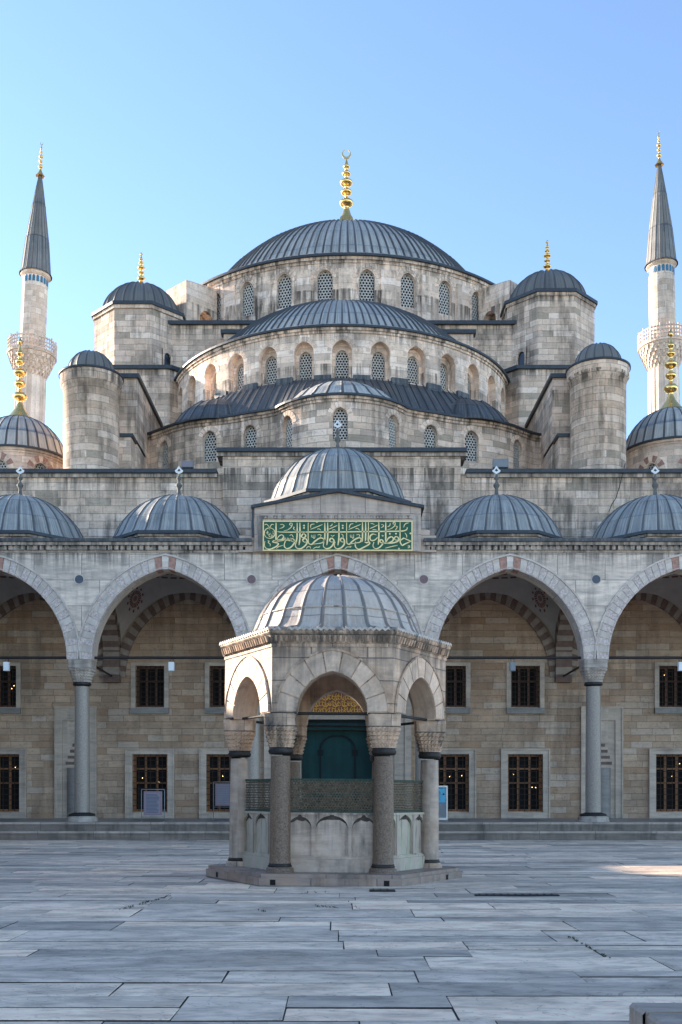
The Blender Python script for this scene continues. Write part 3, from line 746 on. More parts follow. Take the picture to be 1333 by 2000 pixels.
def column(parent, x, y, z0, zt, r, rc, hc, base_r, mshaft='granite', capm='capital', basem='capital', taper=.93, cap_h=.85, bh=.28):
    c = part('column', parent, (x, y, z0))
    mb = MB(); zs = z0+bh
    mb.lathe([(r*1.06, zs), (r*1.0, zs+.15), (r, zs+.8), (r*taper, zt-cap_h-.16)], (x, y), 32); mb.build('shaft', mshaft, c)
    mb = MB(); b = base_r
    mb.lathe([(b, z0), (b, z0+bh*.22), (b*.93, z0+bh*.24), (b*.97, z0+bh*.40), (b*.93, z0+bh*.60), (b*.80, z0+bh*.70), (b*.80, z0+bh*.76)], (x, y), 32, m=0)
    mb.lathe([(b*.80, z0+bh*.765), (b*.86, z0+bh*.86), (b*.78, z0+bh*1.08), (r*1.08, z0+bh*1.25), (r*1.0, z0+bh*1.3)], (x, y), 32, m=1)
    mb.build('base', [basem, 'bronze'], c)
    mb = MB(); zr = zt-cap_h
    mb.lathe([(r*.9, zr-.13), (r*1.10, zr-.125), (r*1.22, zr-.07), (r*1.10, zr-.03), (r*1.14, zr), (r*.9, zr)], (x, y), 32); mb.build('collar', 'bronze', c)
    mb = MB(); capital(mb, x, y, zr, zt, rc, hc); mb.build('capital', capm, c)
    return c
col0 = column(por, X0+BAY*2, 41, FL, SPR, .30, .33, .47, .62)
for i in (1, 3, 4, 5, 6): copy_tree(col0, por, (X0+BAY*i, 41, FL))
# roundels
for i, mt in ((1, 'red_disc'), (2, 'blue_disc'), (3, 'red_disc'), (4, 'red_disc'), (5, 'blue_disc'), (6, 'red_disc')):
    mb = MB(); c = (X0+BAY*i, YF-.012, 10.02)
    def disc(r, y, m, ri=0, n=28):
        for k in range(n):
            a, b = 2*pi*k/n, 2*pi*(k+1)/n
            q = [(c[0]+r*cos(a), y, c[2]+r*sin(a)), (c[0]+r*cos(b), y, c[2]+r*sin(b)), (c[0]+ri*cos(b), y, c[2]+ri*sin(b)), (c[0]+ri*cos(a), y, c[2]+ri*sin(a))]
            mb.face((q if ri else q[:3])[::-1], None, m)
    disc(.205, c[1]-.012, 1, .165); disc(.17, c[1], 0)
    mb.build('roundel', [mt, 'vous_a'], por)
# cornice with its row of little carved hollows, lead eave
mb = MB(); P = flat(YF)
for a, b in ((X0, -3.3), (3.3, X1)):
    n = 1
    ring_band(mb, P, a, b, 11.05, 11.14, .05, n, 0, .9)
    u = a+.02
    while u < b-.24:
        ring_band(mb, P, u+.045, u+.195, 11.142, 11.30, .14, 1, 0, .02); ring_band(mb, P, u-.045, u+.045, 11.142, 11.255+.03*random.random(), .10, 1, 1 if random.random() < .55+.35*sin(u*1.3) else 0, .02); u += .24
    ring_band(mb, P, a, b, 11.142, 11.302, .015, n, 0, .3)
    ring_band(mb, P, a, b, 11.304, 11.42, .24, n, 0, .9)
mb.build('cornice', ['corn', 'fstain'], por)
mb = MB()
for a, b in ((X0, -3.3), (3.3, X1)): ring_band(mb, P, a, b, 11.424, 11.54, .34, 1, 0, 1.2)
mb.box(X0, X1, YF+.2, YW-.02, 11.38, 11.60, 0)
mb.build('roof', 'lead_dk', por)
# domes on octagonal drums
def octa(cx, cy, R, off=pi/8, n=8): return [(cx+R*cos(off+2*pi*k/n), cy+R*sin(off+2*pi*k/n)) for k in range(n)]
def stone_finial(parent, c, H, white=True):
    mb = MB(); z = c[2]
    mb.lathe([(.30, z-.06), (.22, z+.06), (.09, z+.13), (.06, z+.3*H), (.12, z+.38*H), (.14, z+.43*H), (.07, z+.50*H), (.04, z+.58*H), (.10, z+.63*H), (.09, z+.68*H), (.04, z+.74*H), (.03, z+.80*H)], c, 14, m=0)
    if white:
        t = z+.80*H; s_ = .17
        pts = [(0, 0), (.16, .10), (.17, .16), (.10, .20), (.04, .30), (0, .34)]
        for sg in (-1, 1):
            for (a, b), (a2, b2) in zip(pts, pts[1:]):
                for yy in (-1, 1):
                    A = [(c[0]+sg*a, c[1]+.02*yy, t+b), (c[0]+sg*a2, c[1]+.02*yy, t+b2), (c[0]+sg*a2*.45, c[1]+.02*yy, t+.17+(b2-.17)*.4), (c[0]+sg*a*.45, c[1]+.02*yy, t+.17+(b-.17)*.4)]
                    mb.face(A, None, 1)
    return mb.build('finial', ['finst', 'white'], parent)
YD = 44.0
def portico_dome(cx, base, r, rise, k, ribs=28, fin=True):
    mb = MB(); mb.prism(octa(cx, YD, r*1.065), 11.5, base+.03, 0, top=False)
    mb.prism(octa(cx, YD, r*1.10), base-.14, base-.05, 1, bottom=True); mb.prism(octa(cx, YD, r*1.14), base-.047, base+.07, 2, bottom=True)
    d = mb.build('dome_drum', ['ashlar', 'corn', 'edge'], por)
    mb = MB(); mb.lathe(sphere_prof(r, rise, base+.06, 14, .12), (cx, YD), rib=(ribs, .035, .055, .0), seam=1.02, a0=.05*k, a1=.05*k+2*pi, jit=.05)
    d = mb.build('dome', 'lead_lt', por)
    if fin: stone_finial(d, (cx, YD, base+rise+.05), 1.25)
for k, i in enumerate((-3, -2, -1, 1, 2, 3)):
    portico_dome(i*BAY, 12.0, 2.77, 2.10, k)
portico_dome(0, 13.60, 2.86, 2.43, 9)
# portal block with gable
mb = MB(); yb = 42.2
GX = 3.2
mb.face([(-GX, YF-.25, 11.05), (GX, YF-.25, 11.05), (GX, YF-.25, 12.78), (0, YF-.25, 13.36), (-GX, YF-.25, 12.78)], None, 0)
for s_ in (-1, 1):
    q = [(s_*GX, YF-.25, 11.05), (s_*GX, yb, 11.05), (s_*GX, yb, 12.78), (s_*GX, YF-.25, 12.78)]
    mb.face(q if s_ > 0 else q[::-1], None, 0)
mb.face([(-GX, YF, 11.05), (GX, YF, 11.05), (GX, YF-.25, 11.05), (-GX, YF-.25, 11.05)], None, 0)
mb.box(-2.95, 2.95, YF-.30, YF-.252, 12.50, 12.58, 0); mb.box(-2.95, 2.95, YF-.29, YF-.252, 12.42, 12.50, 0)
for s_ in (-1, 1):
    a, b = sorted((s_*2.87, s_*3.10)); mb.box(a, b, YF-.29, YF-.252, 11.06, 12.42, 1)
    a, b = sorted((s_*3.2, s_*3.55)); mb.box(a, b, YF-.12, YF+.5, 11.05, 11.9, 0)
    a, b = sorted((s_*3.55, s_*3.8)); mb.box(a, b, YF-.1, YF+.5, 11.05, 11.7, 0)
mb.box(-2.87, 2.87, YF-.285, YF-.252, 12.30, 12.42, 1)
# chevron carving under the moulding
for k in range(46):
    x = -2.82+k*.123; mb.face([(x, YF-.295, 12.31), (x+.11, YF-.295, 12.31), (x+.055, YF-.295, 12.40)], None, 0)
M['gable'] = marble('gable_marble', (.60, .50, .42), (.42, .36, .31), 2.15, .78, .4, .5)
gab = mb.build('portal_gable', ['gable', 'corn'], por)
mb = MB()
for s_ in (-1, 1):
    for (x, z), (x2, z2) in (((s_*3.32, 12.80), (0, 13.42)),):
        A = [(x, YF-.38, z), (x2, YF-.38, z2), (x2, YF-.38, z2-.11), (x, YF-.38, z-.11)]; B = [(p[0], yb+.1, p[2]) for p in A]
        mb.face(A if s_ > 0 else A[::-1], None, 0); mb.face([A[0], A[1], B[1], B[0]] if s_ < 0 else [A[1], A[0], B[0], B[1]], None, 0)
        mb.face([A[3], A[2], B[2], B[3]], None, 0); mb.face([A[0], A[3], B[3], B[0]], None, 0)
mb.box(-3.3, -3.22, YF-.3, YF-.2, 11.6, 12.75, 0)
mb.build('gable_roof', 'edge', por)
# inscription panel
PZ0, PZ1, PXW = 11.06, 12.20, 2.865
ip = part('inscription_panel', por, (0, YF-.27, PZ0), 'green panel with gold Arabic calligraphy over the central arch')
mb = MB(); yb_ = YF-.31; mb.box(-PXW, PXW, yb_, YF-.252, PZ0, PZ1, 0); mb.build('panel', 'green', ip)
mb = MB(); bw_ = .035
mb.box(-PXW-.01, PXW+.01, yb_-.02, yb_+.01, PZ0-.01, PZ0+bw_, 0); mb.box(-PXW-.01, PXW+.01, yb_-.02, yb_+.01, PZ1-bw_, PZ1+.01, 0)
mb.box(-PXW-.01, -PXW+bw_, yb_-.02, yb_+.01, PZ0+bw_, PZ1-bw_, 0); mb.box(PXW-bw_, PXW+.01, yb_-.02, yb_+.01, PZ0+bw_, PZ1-bw_, 0)
mb.build('border', 'leaf', ip)
def smooth_line(p, n=4):
    out = []
    for i in range(len(p)-1):
        p0, p1, p2, p3 = p[max(0, i-1)], p[i], p[i+1], p[min(len(p)-1, i+2)]
        for k in range(n):
            t = k/n
            out.append(tuple(.5*((2*p1[j])+(-p0[j]+p2[j])*t+(2*p0[j]-5*p1[j]+4*p2[j]-p3[j])*t*t+(-p0[j]+3*p1[j]-3*p2[j]+p3[j])*t**3) for j in range(2)))
    out.append(p[-1]); return out
def brush(mb, pts, w, tf, m=0, pen=.5, taper=True, smooth=True):
    q = smooth_line(pts) if smooth and len(pts) > 2 else pts
    n = len(q); L = []; R = []
    for i, (x, y) in enumerate(q):
        a, b = q[max(0, i-1)], q[min(n-1, i+1)]; dx, dy = b[0]-a[0], b[1]-a[1]; l = hypot(dx, dy) or 1; nx, ny = -dy/l, dx/l
        # broad-nib: stroke is thinner when it runs along the nib angle
        k = .62+.38*abs(sin(atan2(dy, dx)-pen))
        if taper: k *= min(1, .45+2.2*min(i, n-1-i)/max(1, n-1))
        L.append((x+nx*w*k/2, y+ny*w*k/2)); R.append((x-nx*w*k/2, y-ny*w*k/2))
    for i in range(n-1):
        f = [tf(L[i]), tf(L[i+1]), tf(R[i+1]), tf(R[i])]
        mb.face(f, None, m)
def tf1(p): return (-PXW+(p[0]-182)/2266*2*PXW, yb_-.012, PZ1-(p[1]-96)/466*(PZ1-PZ0))
o2 = 1254
def sh(l): return [(x+o2, y) for x, y in l]
mb = MB()
big = [[(380,122),(380,300),(376,400)], [(700,122),(700,300),(690,405),(672,425),(650,405)], [(742,122),(742,350),(728,475)], [(868,122),(868,400),(885,455),(925,462),(960,425),(1010,385),(1060,362),(1105,385),(1095,430),(1040,448),(940,460)],
 [(1120,122),(1120,350),(1105,430)], [(1163,122),(1163,350),(1150,478)],
 [(380,405),(425,335),(470,315),(495,345),(470,385),(400,400),(345,412),(332,430),(395,440),(415,458),(380,500),(290,538),(230,525),(204,480),(210,412)],
 [(350,412),(430,408),(500,392),(525,362)], [(500,350),(520,390),(545,398),(560,368),(568,398),(590,402),(602,368),(608,405),(645,425)],
 [(606,400),(625,372),(650,390),(660,420),(650,455),(600,512),(545,530),(508,500),(508,450),(530,392)],
 [(688,430),(672,482),(700,525),(760,530),(825,480),(852,430),(840,385),(810,372),(785,395),(802,425),(845,428)],
 [(765,262),(800,295),(830,322),(818,352),(785,358),(765,335),(798,290),(835,262)],
 [(1108,430),(1098,495),(1150,532),(1215,505),(1258,435),(1250,385),(1215,370),(1193,400),(1215,425),(1255,425)],
 [(1278,425),(1262,485),(1300,532),(1362,520),(1410,470),(1418,415),(1400,372),(1370,368),(1355,398),(1380,425),(1415,425)],
 [(400,262),(440,270),(600,272),(900,270),(1300,270),(1700,264),(2100,260),(2262,256),(2320,250),(2362,232),(2370,195)]]
big += [sh(l) for l in ([(80,120),(80,350),(64,480)], [(197,120),(197,400),(208,450),(240,462),(275,425),(330,382),(385,360),(418,380),(405,425),(340,442),(250,458)],
 [(437,115),(437,350),(430,425)], [(485,115),(485,350),(480,410)], [(527,115),(527,300),(525,400),(545,440),(530,468),(460,508),(390,540),(340,515),(325,460),(335,420)],
 [(470,425),(500,438),(540,425)], [(650,318),(600,302),(560,325),(550,365),(570,402),(620,398),(668,352)],
 [(685,115),(685,350),(675,470)], [(612,425),(596,490),(635,532),(695,512),(750,445),(742,400),(715,392),(700,418),(735,440),(850,446),(940,430),(984,402),(978,358),(945,342),(922,368),(940,398),(980,392)],
 [(790,115),(790,300),(790,430)], [(795,430),(830,368),(880,345),(908,378),(880,420),(800,445)],
 [(1008,110),(1008,400),(1022,455),(1040,480),(1080,458),(1176,414)], [(1022,400),(1060,368),(1110,388),(1180,416)])]
med = [[(440,155),(480,152),(502,172),(480,200),(432,215)], [(622,165),(598,165),(585,148),(605,128),(625,145),(612,190),(560,235),(495,252)], [(900,228),(1000,190),(1085,152)], [(1178,228),(1240,200),(1310,165)],
 [(918,315),(920,345),(938,352),(944,315),(948,365),(968,362),(970,310)], [(585,325),(615,312),(632,330),(640,355)], [(640,195),(655,195),(645,225),(680,245)], [(385,530),(420,498),(450,490),(485,478)], [(940,535),(985,508),(1020,510),(1045,492),(1030,520)],
 [(1010,318),(1040,310),(1062,320),(1055,345)], [(1005,225),(1035,222),(1062,245)], [(840,530),(860,502),(895,500),(905,530)], [(1210,318),(1238,335),(1268,318)], [(1238,330),(1238,358)], [(250,410),(275,412),(262,440),(292,460),(288,495)], [(1195,180),(1225,165),(1232,138)], [(1225,245),(1262,235),(1290,248)]]
med += [sh(l) for l in ([(225,232),(320,190),(412,150)], [(545,218),(610,190),(668,160)], [(252,310),(255,345),(272,352),(277,315),(282,362),(302,360),(304,308)], [(345,318),(375,308),(395,320),(385,345)], [(330,222),(365,215),(395,245)], [(560,135),(590,140),(620,155)], [(585,240),(620,232),(655,240)],
 [(720,155),(752,160),(755,182),(715,205)], [(815,190),(850,170),(858,130)], [(935,150),(905,145),(905,122),(930,120),(930,165),(880,212),(810,238)], [(940,185),(965,182),(955,215),(930,240)], [(735,315),(740,335),(762,325)], [(115,300),(140,320),(145,362)],
 [(780,525),(870,500),(970,478)], [(1080,285),(1105,320),(1108,360)], [(1120,490),(1155,488),(1128,520),(1165,505)], [(1060,200),(1085,145),(1140,125)], [(165,540),(205,505),(240,505),(265,492),(250,520)], [(235,205),(255,150),(300,140)])]
med += [[(905,205),(912,155),(965,145)], [(205,160),(240,150),(278,195)], [(350,160),(318,150),(285,195)]]
for l in big: brush(mb, l, 23, tf1)
for l in med: brush(mb, l, 13, tf1)
def diamond(x, y, r): mb.face([tf1((x-r, y)), tf1((x, y+r)), tf1((x+r, y)), tf1((x, y-r))], None, 0)
for x, y in ((805, 170), (805, 206), (138+o2, 170), (138+o2, 208), (852+o2, 298), (945+o2, 296), (1165+o2, 292), (1000, 112), (1270, 110), (340+o2, 108), (990+o2, 532)): diamond(x, y, 17)
ring = [(283+82*cos(2*pi*i/28), 288+82*sin(2*pi*i/28)) for i in range(29)]
brush(mb, ring, 14, tf1, taper=False, smooth=False)
rr = random.Random(5)
for k in range(15):
    a = rr.random()*6.28; r = 62*sqrt(rr.random()); x, y = 283+r*cos(a), 288+r*sin(a)
    brush(mb, [(x, y), (x+rr.uniform(-22, 22), y+rr.uniform(-16, 16)), (x+rr.uniform(-30, 30), y+rr.uniform(-22, 22))], 11, tf1)
mb.build('lettering', 'leaf', ip)

# vaults behind the arches
def sail(cx):
    mb = MB(); a = BAY/2; N = 22; y0, y1 = YF+.9, YW; cy = (y0+y1)/2; ay = (y1-y0)/2
    def z(x, y): return SPR+.05+1.06*sqrt(max(0, 2*a*a-(x/1.0)**2-((y-cy)*a/ay)**2))
    for i in range(N):
        for j in range(N):
            xs = [cx-a+2*a*i/N, cx-a+2*a*(i+1)/N]; ys = [y0+(y1-y0)*j/N, y0+(y1-y0)*(j+1)/N]
            q = [(xs[0], ys[0]), (xs[0], ys[1]), (xs[1], ys[1]), (xs[1], ys[0])]
            mb.face([(x, y, z(x-cx, y)) for x, y in q], None, 0, True)
    # painted rosettes on the pendentives and a painted band
    for sx in (-1, 1):
        def onv(px, py): return (px, py, z(px-cx, py)-.02)
        ccx, ccy = cx+sx*a*.67, cy+ay*.80
        n = 20
        for ra, rb in ((0, .09), (.13, .25), (.29, .36)):
            for k in range(n):
                if ra in (.29,) and k % 2: continue
                A, B = 2*pi*k/n, 2*pi*(k+.72)/n
                e = [(ccx+r*cos(t)*1.0, ccy+r*sin(t)*1.0) for r, t in ((rb, A), (rb, B), (ra, B), (ra, A))]
                mb.face([onv(*p) for p in (e if ra else e[:3])], None, 1)
    for k in range(40):
        A, B = 2*pi*k/40, 2*pi*(k+.7)/40
        for r0_, r1_ in ((.80, .86), (.90, .93)):
            e = [(cx+r*a*cos(t)*.82, cy+r*ay*sin(t)*.82) for r, t in ((r1_, A), (r1_, B), (r0_, B), (r0_, A))]
            mb.face([(x, y, z(x-cx, y)-.02) for x, y in e], None, 1)
    return mb.build('vault', ['plaster', 'paint'], por, origin=(cx, cy, SPR))
s0 = sail(0)
for i in (-3, -2, -1, 1, 2, 3): copy_tree(s0, por, (i*BAY, (YF+.9+YW)/2, SPR))
# transverse arches (striped) from column to wall, with wall corbel
def transverse(x):
    mb = MB(); Pt = lambda u, d: (x-.36+d, u)
    yc = (YF+.9+YW)/2; a = (YW-YF-.9)/2-.12
    voussoirs(mb, Pt, yc+.06, SPR-.02, a, 3.0, .42, 31, 0, .72, lambda i: i % 2, gap=.004, sub=1)
    return mb.build('transverse_arch', ['vin_a', 'vin_b'], por, origin=(x, yc, SPR))
t0 = transverse(X0+BAY)
for i in range(2, 7): copy_tree(t0, por, (X0+BAY*i, (YF+.9+YW)/2, SPR))
mb = MB(); cxx = X0+BAY
for k in range(9):
    z0, z1 = 6.68+k*.33, 6.68+(k+1)*.33; w = .36
    mb.box(cxx-w, cxx+w, YW-.30-.03*(k % 2), YW-.003, z0, z1-.004, k % 2)
cb = mb.build('corbel', ['vin_b', 'vin_a'], por, origin=(cxx, YW, 6.68))
for i in range(2, 7): copy_tree(cb, por, (X0+BAY*i, YW, 6.68))
# wall arches
mb = MB(); voussoirs(mb, flat(YW-.12), 0, SPR+.0, AA-.1, AH-.05, .44, 41, 0, .1, lambda i: i % 2, gap=.006, sub=1)
wa = mb.build('wall_arch', ['vin_a', 'vin_b'], por, origin=(0, YW, SPR))
for i in (-3, -2, -1, 1, 2, 3): copy_tree(wa, por, (i*BAY, YW, SPR))
# tie rods
mb = MB(); mb.bar((-AA-.1, 41, 7.05), (AA+.1, 41, 7.05), .052, 0, 6); tr = mb.build('tie_rod', 'iron', por, origin=(0, 41, 7.05))
for i in (-3, -2, -1, 1, 2, 3): copy_tree(tr, por, (i*BAY, 41, 7.05))
mb = MB(); mb.bar((X0+BAY, 41.3, 7.0), (X0+BAY, YW-.1, 6.95), .05, 0, 6); tr = mb.build('tie_rod', 'iron', por, origin=(X0+BAY, 41.3, 7))
for i in range(2, 7): copy_tree(tr, por, (X0+BAY*i, 41.3, 7))

# ================================================================== MOSQUE
mos = thing('mosque', 'great stone mosque rising in tiers of grey lead domes behind the arcade', 'mosque', (.35, 60, 0))
# ---- facade wall with windows and niches
WX = [-8.33, -5.05, -14.9, -18.2, 5.05, 8.33, 14.9, 18.2]
ops = []
for x in WX:
    ops.append(dict(u=x, a=.78, sill=.96, top=3.50, n=1, depth=.45))
PD = 1.62
ops.append(dict(u=0, a=PD, sill=.66, top=8.2, n=1, depth=1.0))
mb = MB(); P = flat(YW)
strip_wall(mb, P, -30.2, 27, .1, 4.6, [dict(o, top=min(o['top'], 4.6)) for o in ops], .45, m=0, cap=False)
ops2 = [dict(u=x, a=.64, sill=5.60, top=7.42, n=1, depth=.45) for x in WX]+[dict(u=0, a=PD, sill=4.6, top=8.2, n=1, depth=1.0)]
strip_wall(mb, P, -30.2, 27, 4.6, 11.6, ops2, .45, m=0, cap=False)
mb.face([(-PD-.02, YW+1, .6), (PD+.02, YW+1, .6), (PD+.02, YW+1, 8.3), (-PD-.02, YW+1, 8.3)], None, 1)
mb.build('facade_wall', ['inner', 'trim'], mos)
mb = MB()
strip_wall(mb, P, -30.2, -5.1, 11.6, 15.95, (), 1.5); strip_wall(mb, P, 5.45, 27, 11.6, 15.95, (), 1.5)
strip_wall(mb, flat(YW-.12), -5.1, 5.45, 11.6, 16.85, (), 1.6)
mb.box(-5.1, -5.095, YW-.12, YW+1.5, 11.6, 16.85, 0); mb.box(5.445, 5.45, YW-.12, YW+1.5, 11.6, 16.85, 0)
mb.build('parapet_wall', 'wall', mos)
mb = MB()
for a, b, z, y in ((-30.2, -5.35, 15.95, YW), (5.7, 27, 15.95, YW), (-5.35, 5.7, 16.85, YW-.12)):
    ring_band(mb, flat(y), a, b, z-.16, z+.0, .10, 1, 1, 1.4); ring_band(mb, flat(y), a, b, z+.002, z+.17, .24, 1, 0, 1.6)
mb.box(-30.2, 27, YW+1.2, 84, 15.6, 15.95, 0)
mb.build('parapet_coping', ['edge', 'corn'], mos)
# lower and upper windows
def grated_window(x, z0, z1, a, fr, sillgrey, kind, lamps):
    w = part('window', mos, (x, YW, z0))
    mb = MB(); y0 = YW-.10
    f = fr
    mb.box(x-a-f, x-a, y0, YW-.003, z0-.04, z1, 0); mb.box(x+a, x+a+f, y0, YW-.003, z0-.04, z1, 0)
    mb.box(x-a-f, x+a+f, y0, YW-.003, z1+.002, z1+f*.75, 0)
    if kind == 'low':
        mb.box(x-a-f, x+a+f, y0, YW-.003, FL+.01, z0-.045, 0)
        mb.box(x-a-f-.07, x-a-f-.002, y0-.05, YW-.003, FL+.01, z1+f*.75+.07, 0); mb.box(x+a+f+.002, x+a+f+.07, y0-.05, YW-.003, FL+.01, z1+f*.75+.07, 0)
        mb.box(x-a-f, x+a+f, y0-.05, YW-.003, z1+f*.75+.002, z1+f*.75+.07, 0)
    mb.build('frame', 'trim', w)
    if sillgrey:
        mb = MB(); mb.box(x-a-f, x+a+f, y0-.06, YW-.003, z0-.30, z0-.045, 0); mb.build('sill', 'sill', w)
    mb = MB(); yg = YW+.10; n = 6 if kind == 'low' else 6; m_ = 10 if kind == 'low' else 8
    for i in range(1, n): X = x-a+2*a*i/n; mb.bar((X, yg, z0), (X, yg, z1), .017)
    for j in range(1, m_): Z = z0+(z1-z0)*j/m_; mb.bar((x-a, yg+.005, Z), (x+a, yg+.005, Z), .020)
    mb.build('grate', 'grate', w)
    mb = MB(); yt = YW+.30; t = .055
    for X in (-a+t, -a*.33, a*.33, a-t): mb.box(x+X-t, x+X+t, yt, yt+.06, z0, z1, 0)
    for Z in ((z0+t, z0+(z1-z0)*.5, z1-(z1-z0)*.25, z1-t) if kind == 'low' else (z0+t, z0+(z1-z0)*.64, z1-t)): mb.box(x-a, x+a, yt-.008, yt+.05, Z-t*.7, Z+t*.7, 0)
    mb.build('casement', 'wood2' if kind == 'low' else 'wood', w)
    mb = MB(); mb.face([(x-a-.05, YW+.449, z0-.1), (x+a+.05, YW+.449, z0-.1), (x+a+.05, YW+.449, z1+.1), (x-a-.05, YW+.449, z1+.1)]); mb.build('pane', 'dark', w)
    if lamps:
        mb = MB(); r = random.Random(int(x*10)+int(z0*7))
        for k in range(lamps):
            X, Z = x+r.uniform(-a*.7, a*.7), z0+(z1-z0)*r.uniform(.35, .85)
            mb.lathe([(0, Z-.02), (.02, Z), (0, Z+.02)], (X, YW+.42), 6, m=0)
        mb.build('bulb', 'bulb', w)
for x in WX:
    grated_window(x, .96, 3.50, .78, .24, False, 'low', 3 if abs(x) > 6 else 2)
    grated_window(x, 5.60, 7.42, .64, .20, True, 'up', 2 if x in (-14.9, 14.9) else 1 if x == 8.33 else 0)
# prayer niches behind the columns
for x in (-11.62, 11.72):
    n_ = part('prayer_niche', mos, (x, YW, FL))
    mb = MB(); a = .60; f = .27
    strip_wall(mb, lambda u, d: (u, YW-.09+d), x-a-f, x+a+f, FL+.01, 5.55, [dict(u=x, a=a, sill=FL+.01, top=5.0, n=1, depth=.16)], .16, m=0, cap=True)
    mb.box(x-a, x+a, YW-.03, YW-.004, 4.35, 4.42, 0)
    for s_ in (-1, 1): xx = sorted((x+s_*(a+f), x+s_*(a+f+.06))); mb.box(xx[0], xx[1], YW-.14, YW-.003, FL+.01, 5.62, 0)
    mb.box(x-a-f, x+a+f, YW-.14, YW-.003, 5.553, 5.62, 0)
    mb.build('frame', 'trim', n_)
    mb = MB(); Pn = flat(YW-.02)
    # pointed corbelled hood
    for k in range(9):
        t0_, t1_ = k/9, (k+1)/9; w0, w1 = .5*(1-t0_)**.8, .5*(1-t1_)**.8; zz = 2.9+1.2*t0_
        mb.box(x-w0, x+w0, YW-.05, YW-.035+.02, zz, zz+.14, 0 if k % 2 else 1)
    mb.face([(x-a, YW-.012, FL), (x+a, YW-.012, FL), (x+a, YW-.012, 5.0), (x-a, YW-.012, 5.0)], None, 1)
    mb.lathe([(.40, FL+.02), (.40, 2.9)], (x, YW+.02), 16, a0=-pi/2, a1=pi/2, m=2)
    mb.build('niche_hood', ['vin_b', 'trim', 'sill'], n_)
# portal
pt = part('portal', mos, (0, YW, FL))
mb = MB()
for s_ in (-1, 1):
    for k, (xa, xb, yy) in enumerate(((1.62, 1.95, .10), (1.955, 2.25, .22), (2.255, 2.50, .14), (2.505, 2.95, .26), (2.955, 3.25, .34))):
        a, b = sorted((s_*xa, s_*xb)); mb.box(a, b, YW-yy, YW-.003, FL+.01, 9.3-.05*k, 0)
mb.box(-1.618, 1.618, YW-.1, YW-.003, 8.2, 9.2, 0)
mb.build('frame', 'trim', pt)
mb = MB(); n = 26; yc = YW+.62       # heavy leather curtain hanging in folds
for i in range(n):
    xa, xb = -1.6+3.2*i/n, -1.6+3.2*(i+1)/n; f = lambda k: yc+.02*sin(k*1.9)
    mb.face([(xa, f(i), .72), (xb, f(i+1), .72), (xb, f(i+1), 4.95), (xa, f(i), 4.95)], None, 0, True)
mb.box(-1.62, 1.62, yc-.05, yc+.05, 4.96, 5.06, 1)
def arch_applique(w0, z_spring, hgt, th):
    pts = [(-w0, 1.3), (-w0, z_spring)]+[(-w0*cos(pi*i/14), z_spring+hgt*sin(pi*i/14)) for i in range(1, 14)]+[(w0, z_spring), (w0, 1.3)]
    for (xa, za), (xb, zb) in zip(pts, pts[1:]):
        mb.bar((xa, yc-.04, za), (xb, yc-.04, zb), th, 1)
arch_applique(.78, 3.75, .62, .055)
for s_ in (-1, 1): mb.box(s_*.78-.13, s_*.78+.13, yc-.06, yc-.03, 3.45, 3.72, 1); mb.box(s_*.78-.10, s_*.78+.10, yc-.06, yc-.03, 1.3, 1.55, 1)
mb.box(-1.5, 1.5, yc-.06, yc-.03, 1.05, 1.28, 1)
mb.build('curtain', ['curtain', 'curtain_dk'], pt)
mb = MB(); mb.box(-1.6, 1.6, YW+.40, YW+.9, 5.08, 5.30, 0); mb.box(-1.618, 1.618, YW+.3, YW+.5, 6.32, 8.2, 0); mb.build('lintel', 'trim', pt)
lun = part('lunette', pt, (0, YW, 5.3), 'gilded inscription panel above the green door curtain')
mb = MB(); mb.box(-1.6, 1.6, YW+.42, YW+.48, 5.30, 6.32, 0); mb.build('panel', 'paint', lun)
mb = MB(); rr = random.Random(3)
tf2 = lambda p: (p[0], YW+.405, p[1])
for r_ in range(3):
    for k in range(22):
        x = -1.5+k*.14+rr.uniform(-.02, .02); z = 5.40+r_*.29
        brush(mb, [(x, z+.24), (x+rr.uniform(-.02, .02), z+.05), (x+.06, z), (x+.12, z+rr.uniform(.02, .10))], .032, tf2)
        brush(mb, [(x-.05, z+rr.uniform(.08, .2)), (x+.03, z+rr.uniform(.0, .2)), (x+.10, z+rr.uniform(.08, .22))], .028, tf2)
        if k % 3 == 0: brush(mb, [(x-.02, z+.03), (x+.08, z-.03), (x+.2, z-.02), (x+.26, z+.06)], .035, tf2)
for k in range(28): mb.lathe([(0, 6.19), (.035, 6.225), (0, 6.26)], (-1.53+k*.113, YW+.41), 6)
for k in range(40): mb.box(-1.56+k*.08, -1.52+k*.08, YW+.39, YW+.42, 5.31, 5.35, 0)
mb.build('lettering', 'lungold', lun)

# ---- first tier: three exedrae
XC = .20; H1 = E+18.57
half = [(-12.5, 54.4), (-10.8, 54.1), (-9.9, 53.9), (-9.2, 53.3), (-8.4, 52.55), (-7.6, 52.05), (-6.8, 51.75), (-6.0, 51.55), (-5.2, 51.25), (-4.5, 50.9), (-3.75, 50.62)]
half += [(-3.55*sin(radians(a)), 52.05-3.55*cos(radians(a))) for a in (60, 52, 44, 36, 28, 20, 12, 4)]
pts1 = [(XC+x, y) for x, y in half]+[(XC-x, y) for x, y in reversed(half)]
P1, L1 = polypath(pts1)
def find_u(P, L, px, lo=0):
    best = None
    for i in range(2001):
        u = L*i/2000; x, y = P(u, 0); d = abs(PX+x/y*F-px)
        if best is None or d < best[0]: best = (d, u)
    return best[1]
win1 = window_mesh(.36, 1.55, .44, None, .085, 'window')
w1 = []
for px in (320, 409, 488, 561, 665, 771, 843, 922, 1012): w1.append(find_u(P1, L1, px))
z1s = E+16.45
ops = [dict(u=u, a=.36, sill=z1s, spring=z1s+1.11, h=.44, n=10) for u in w1]
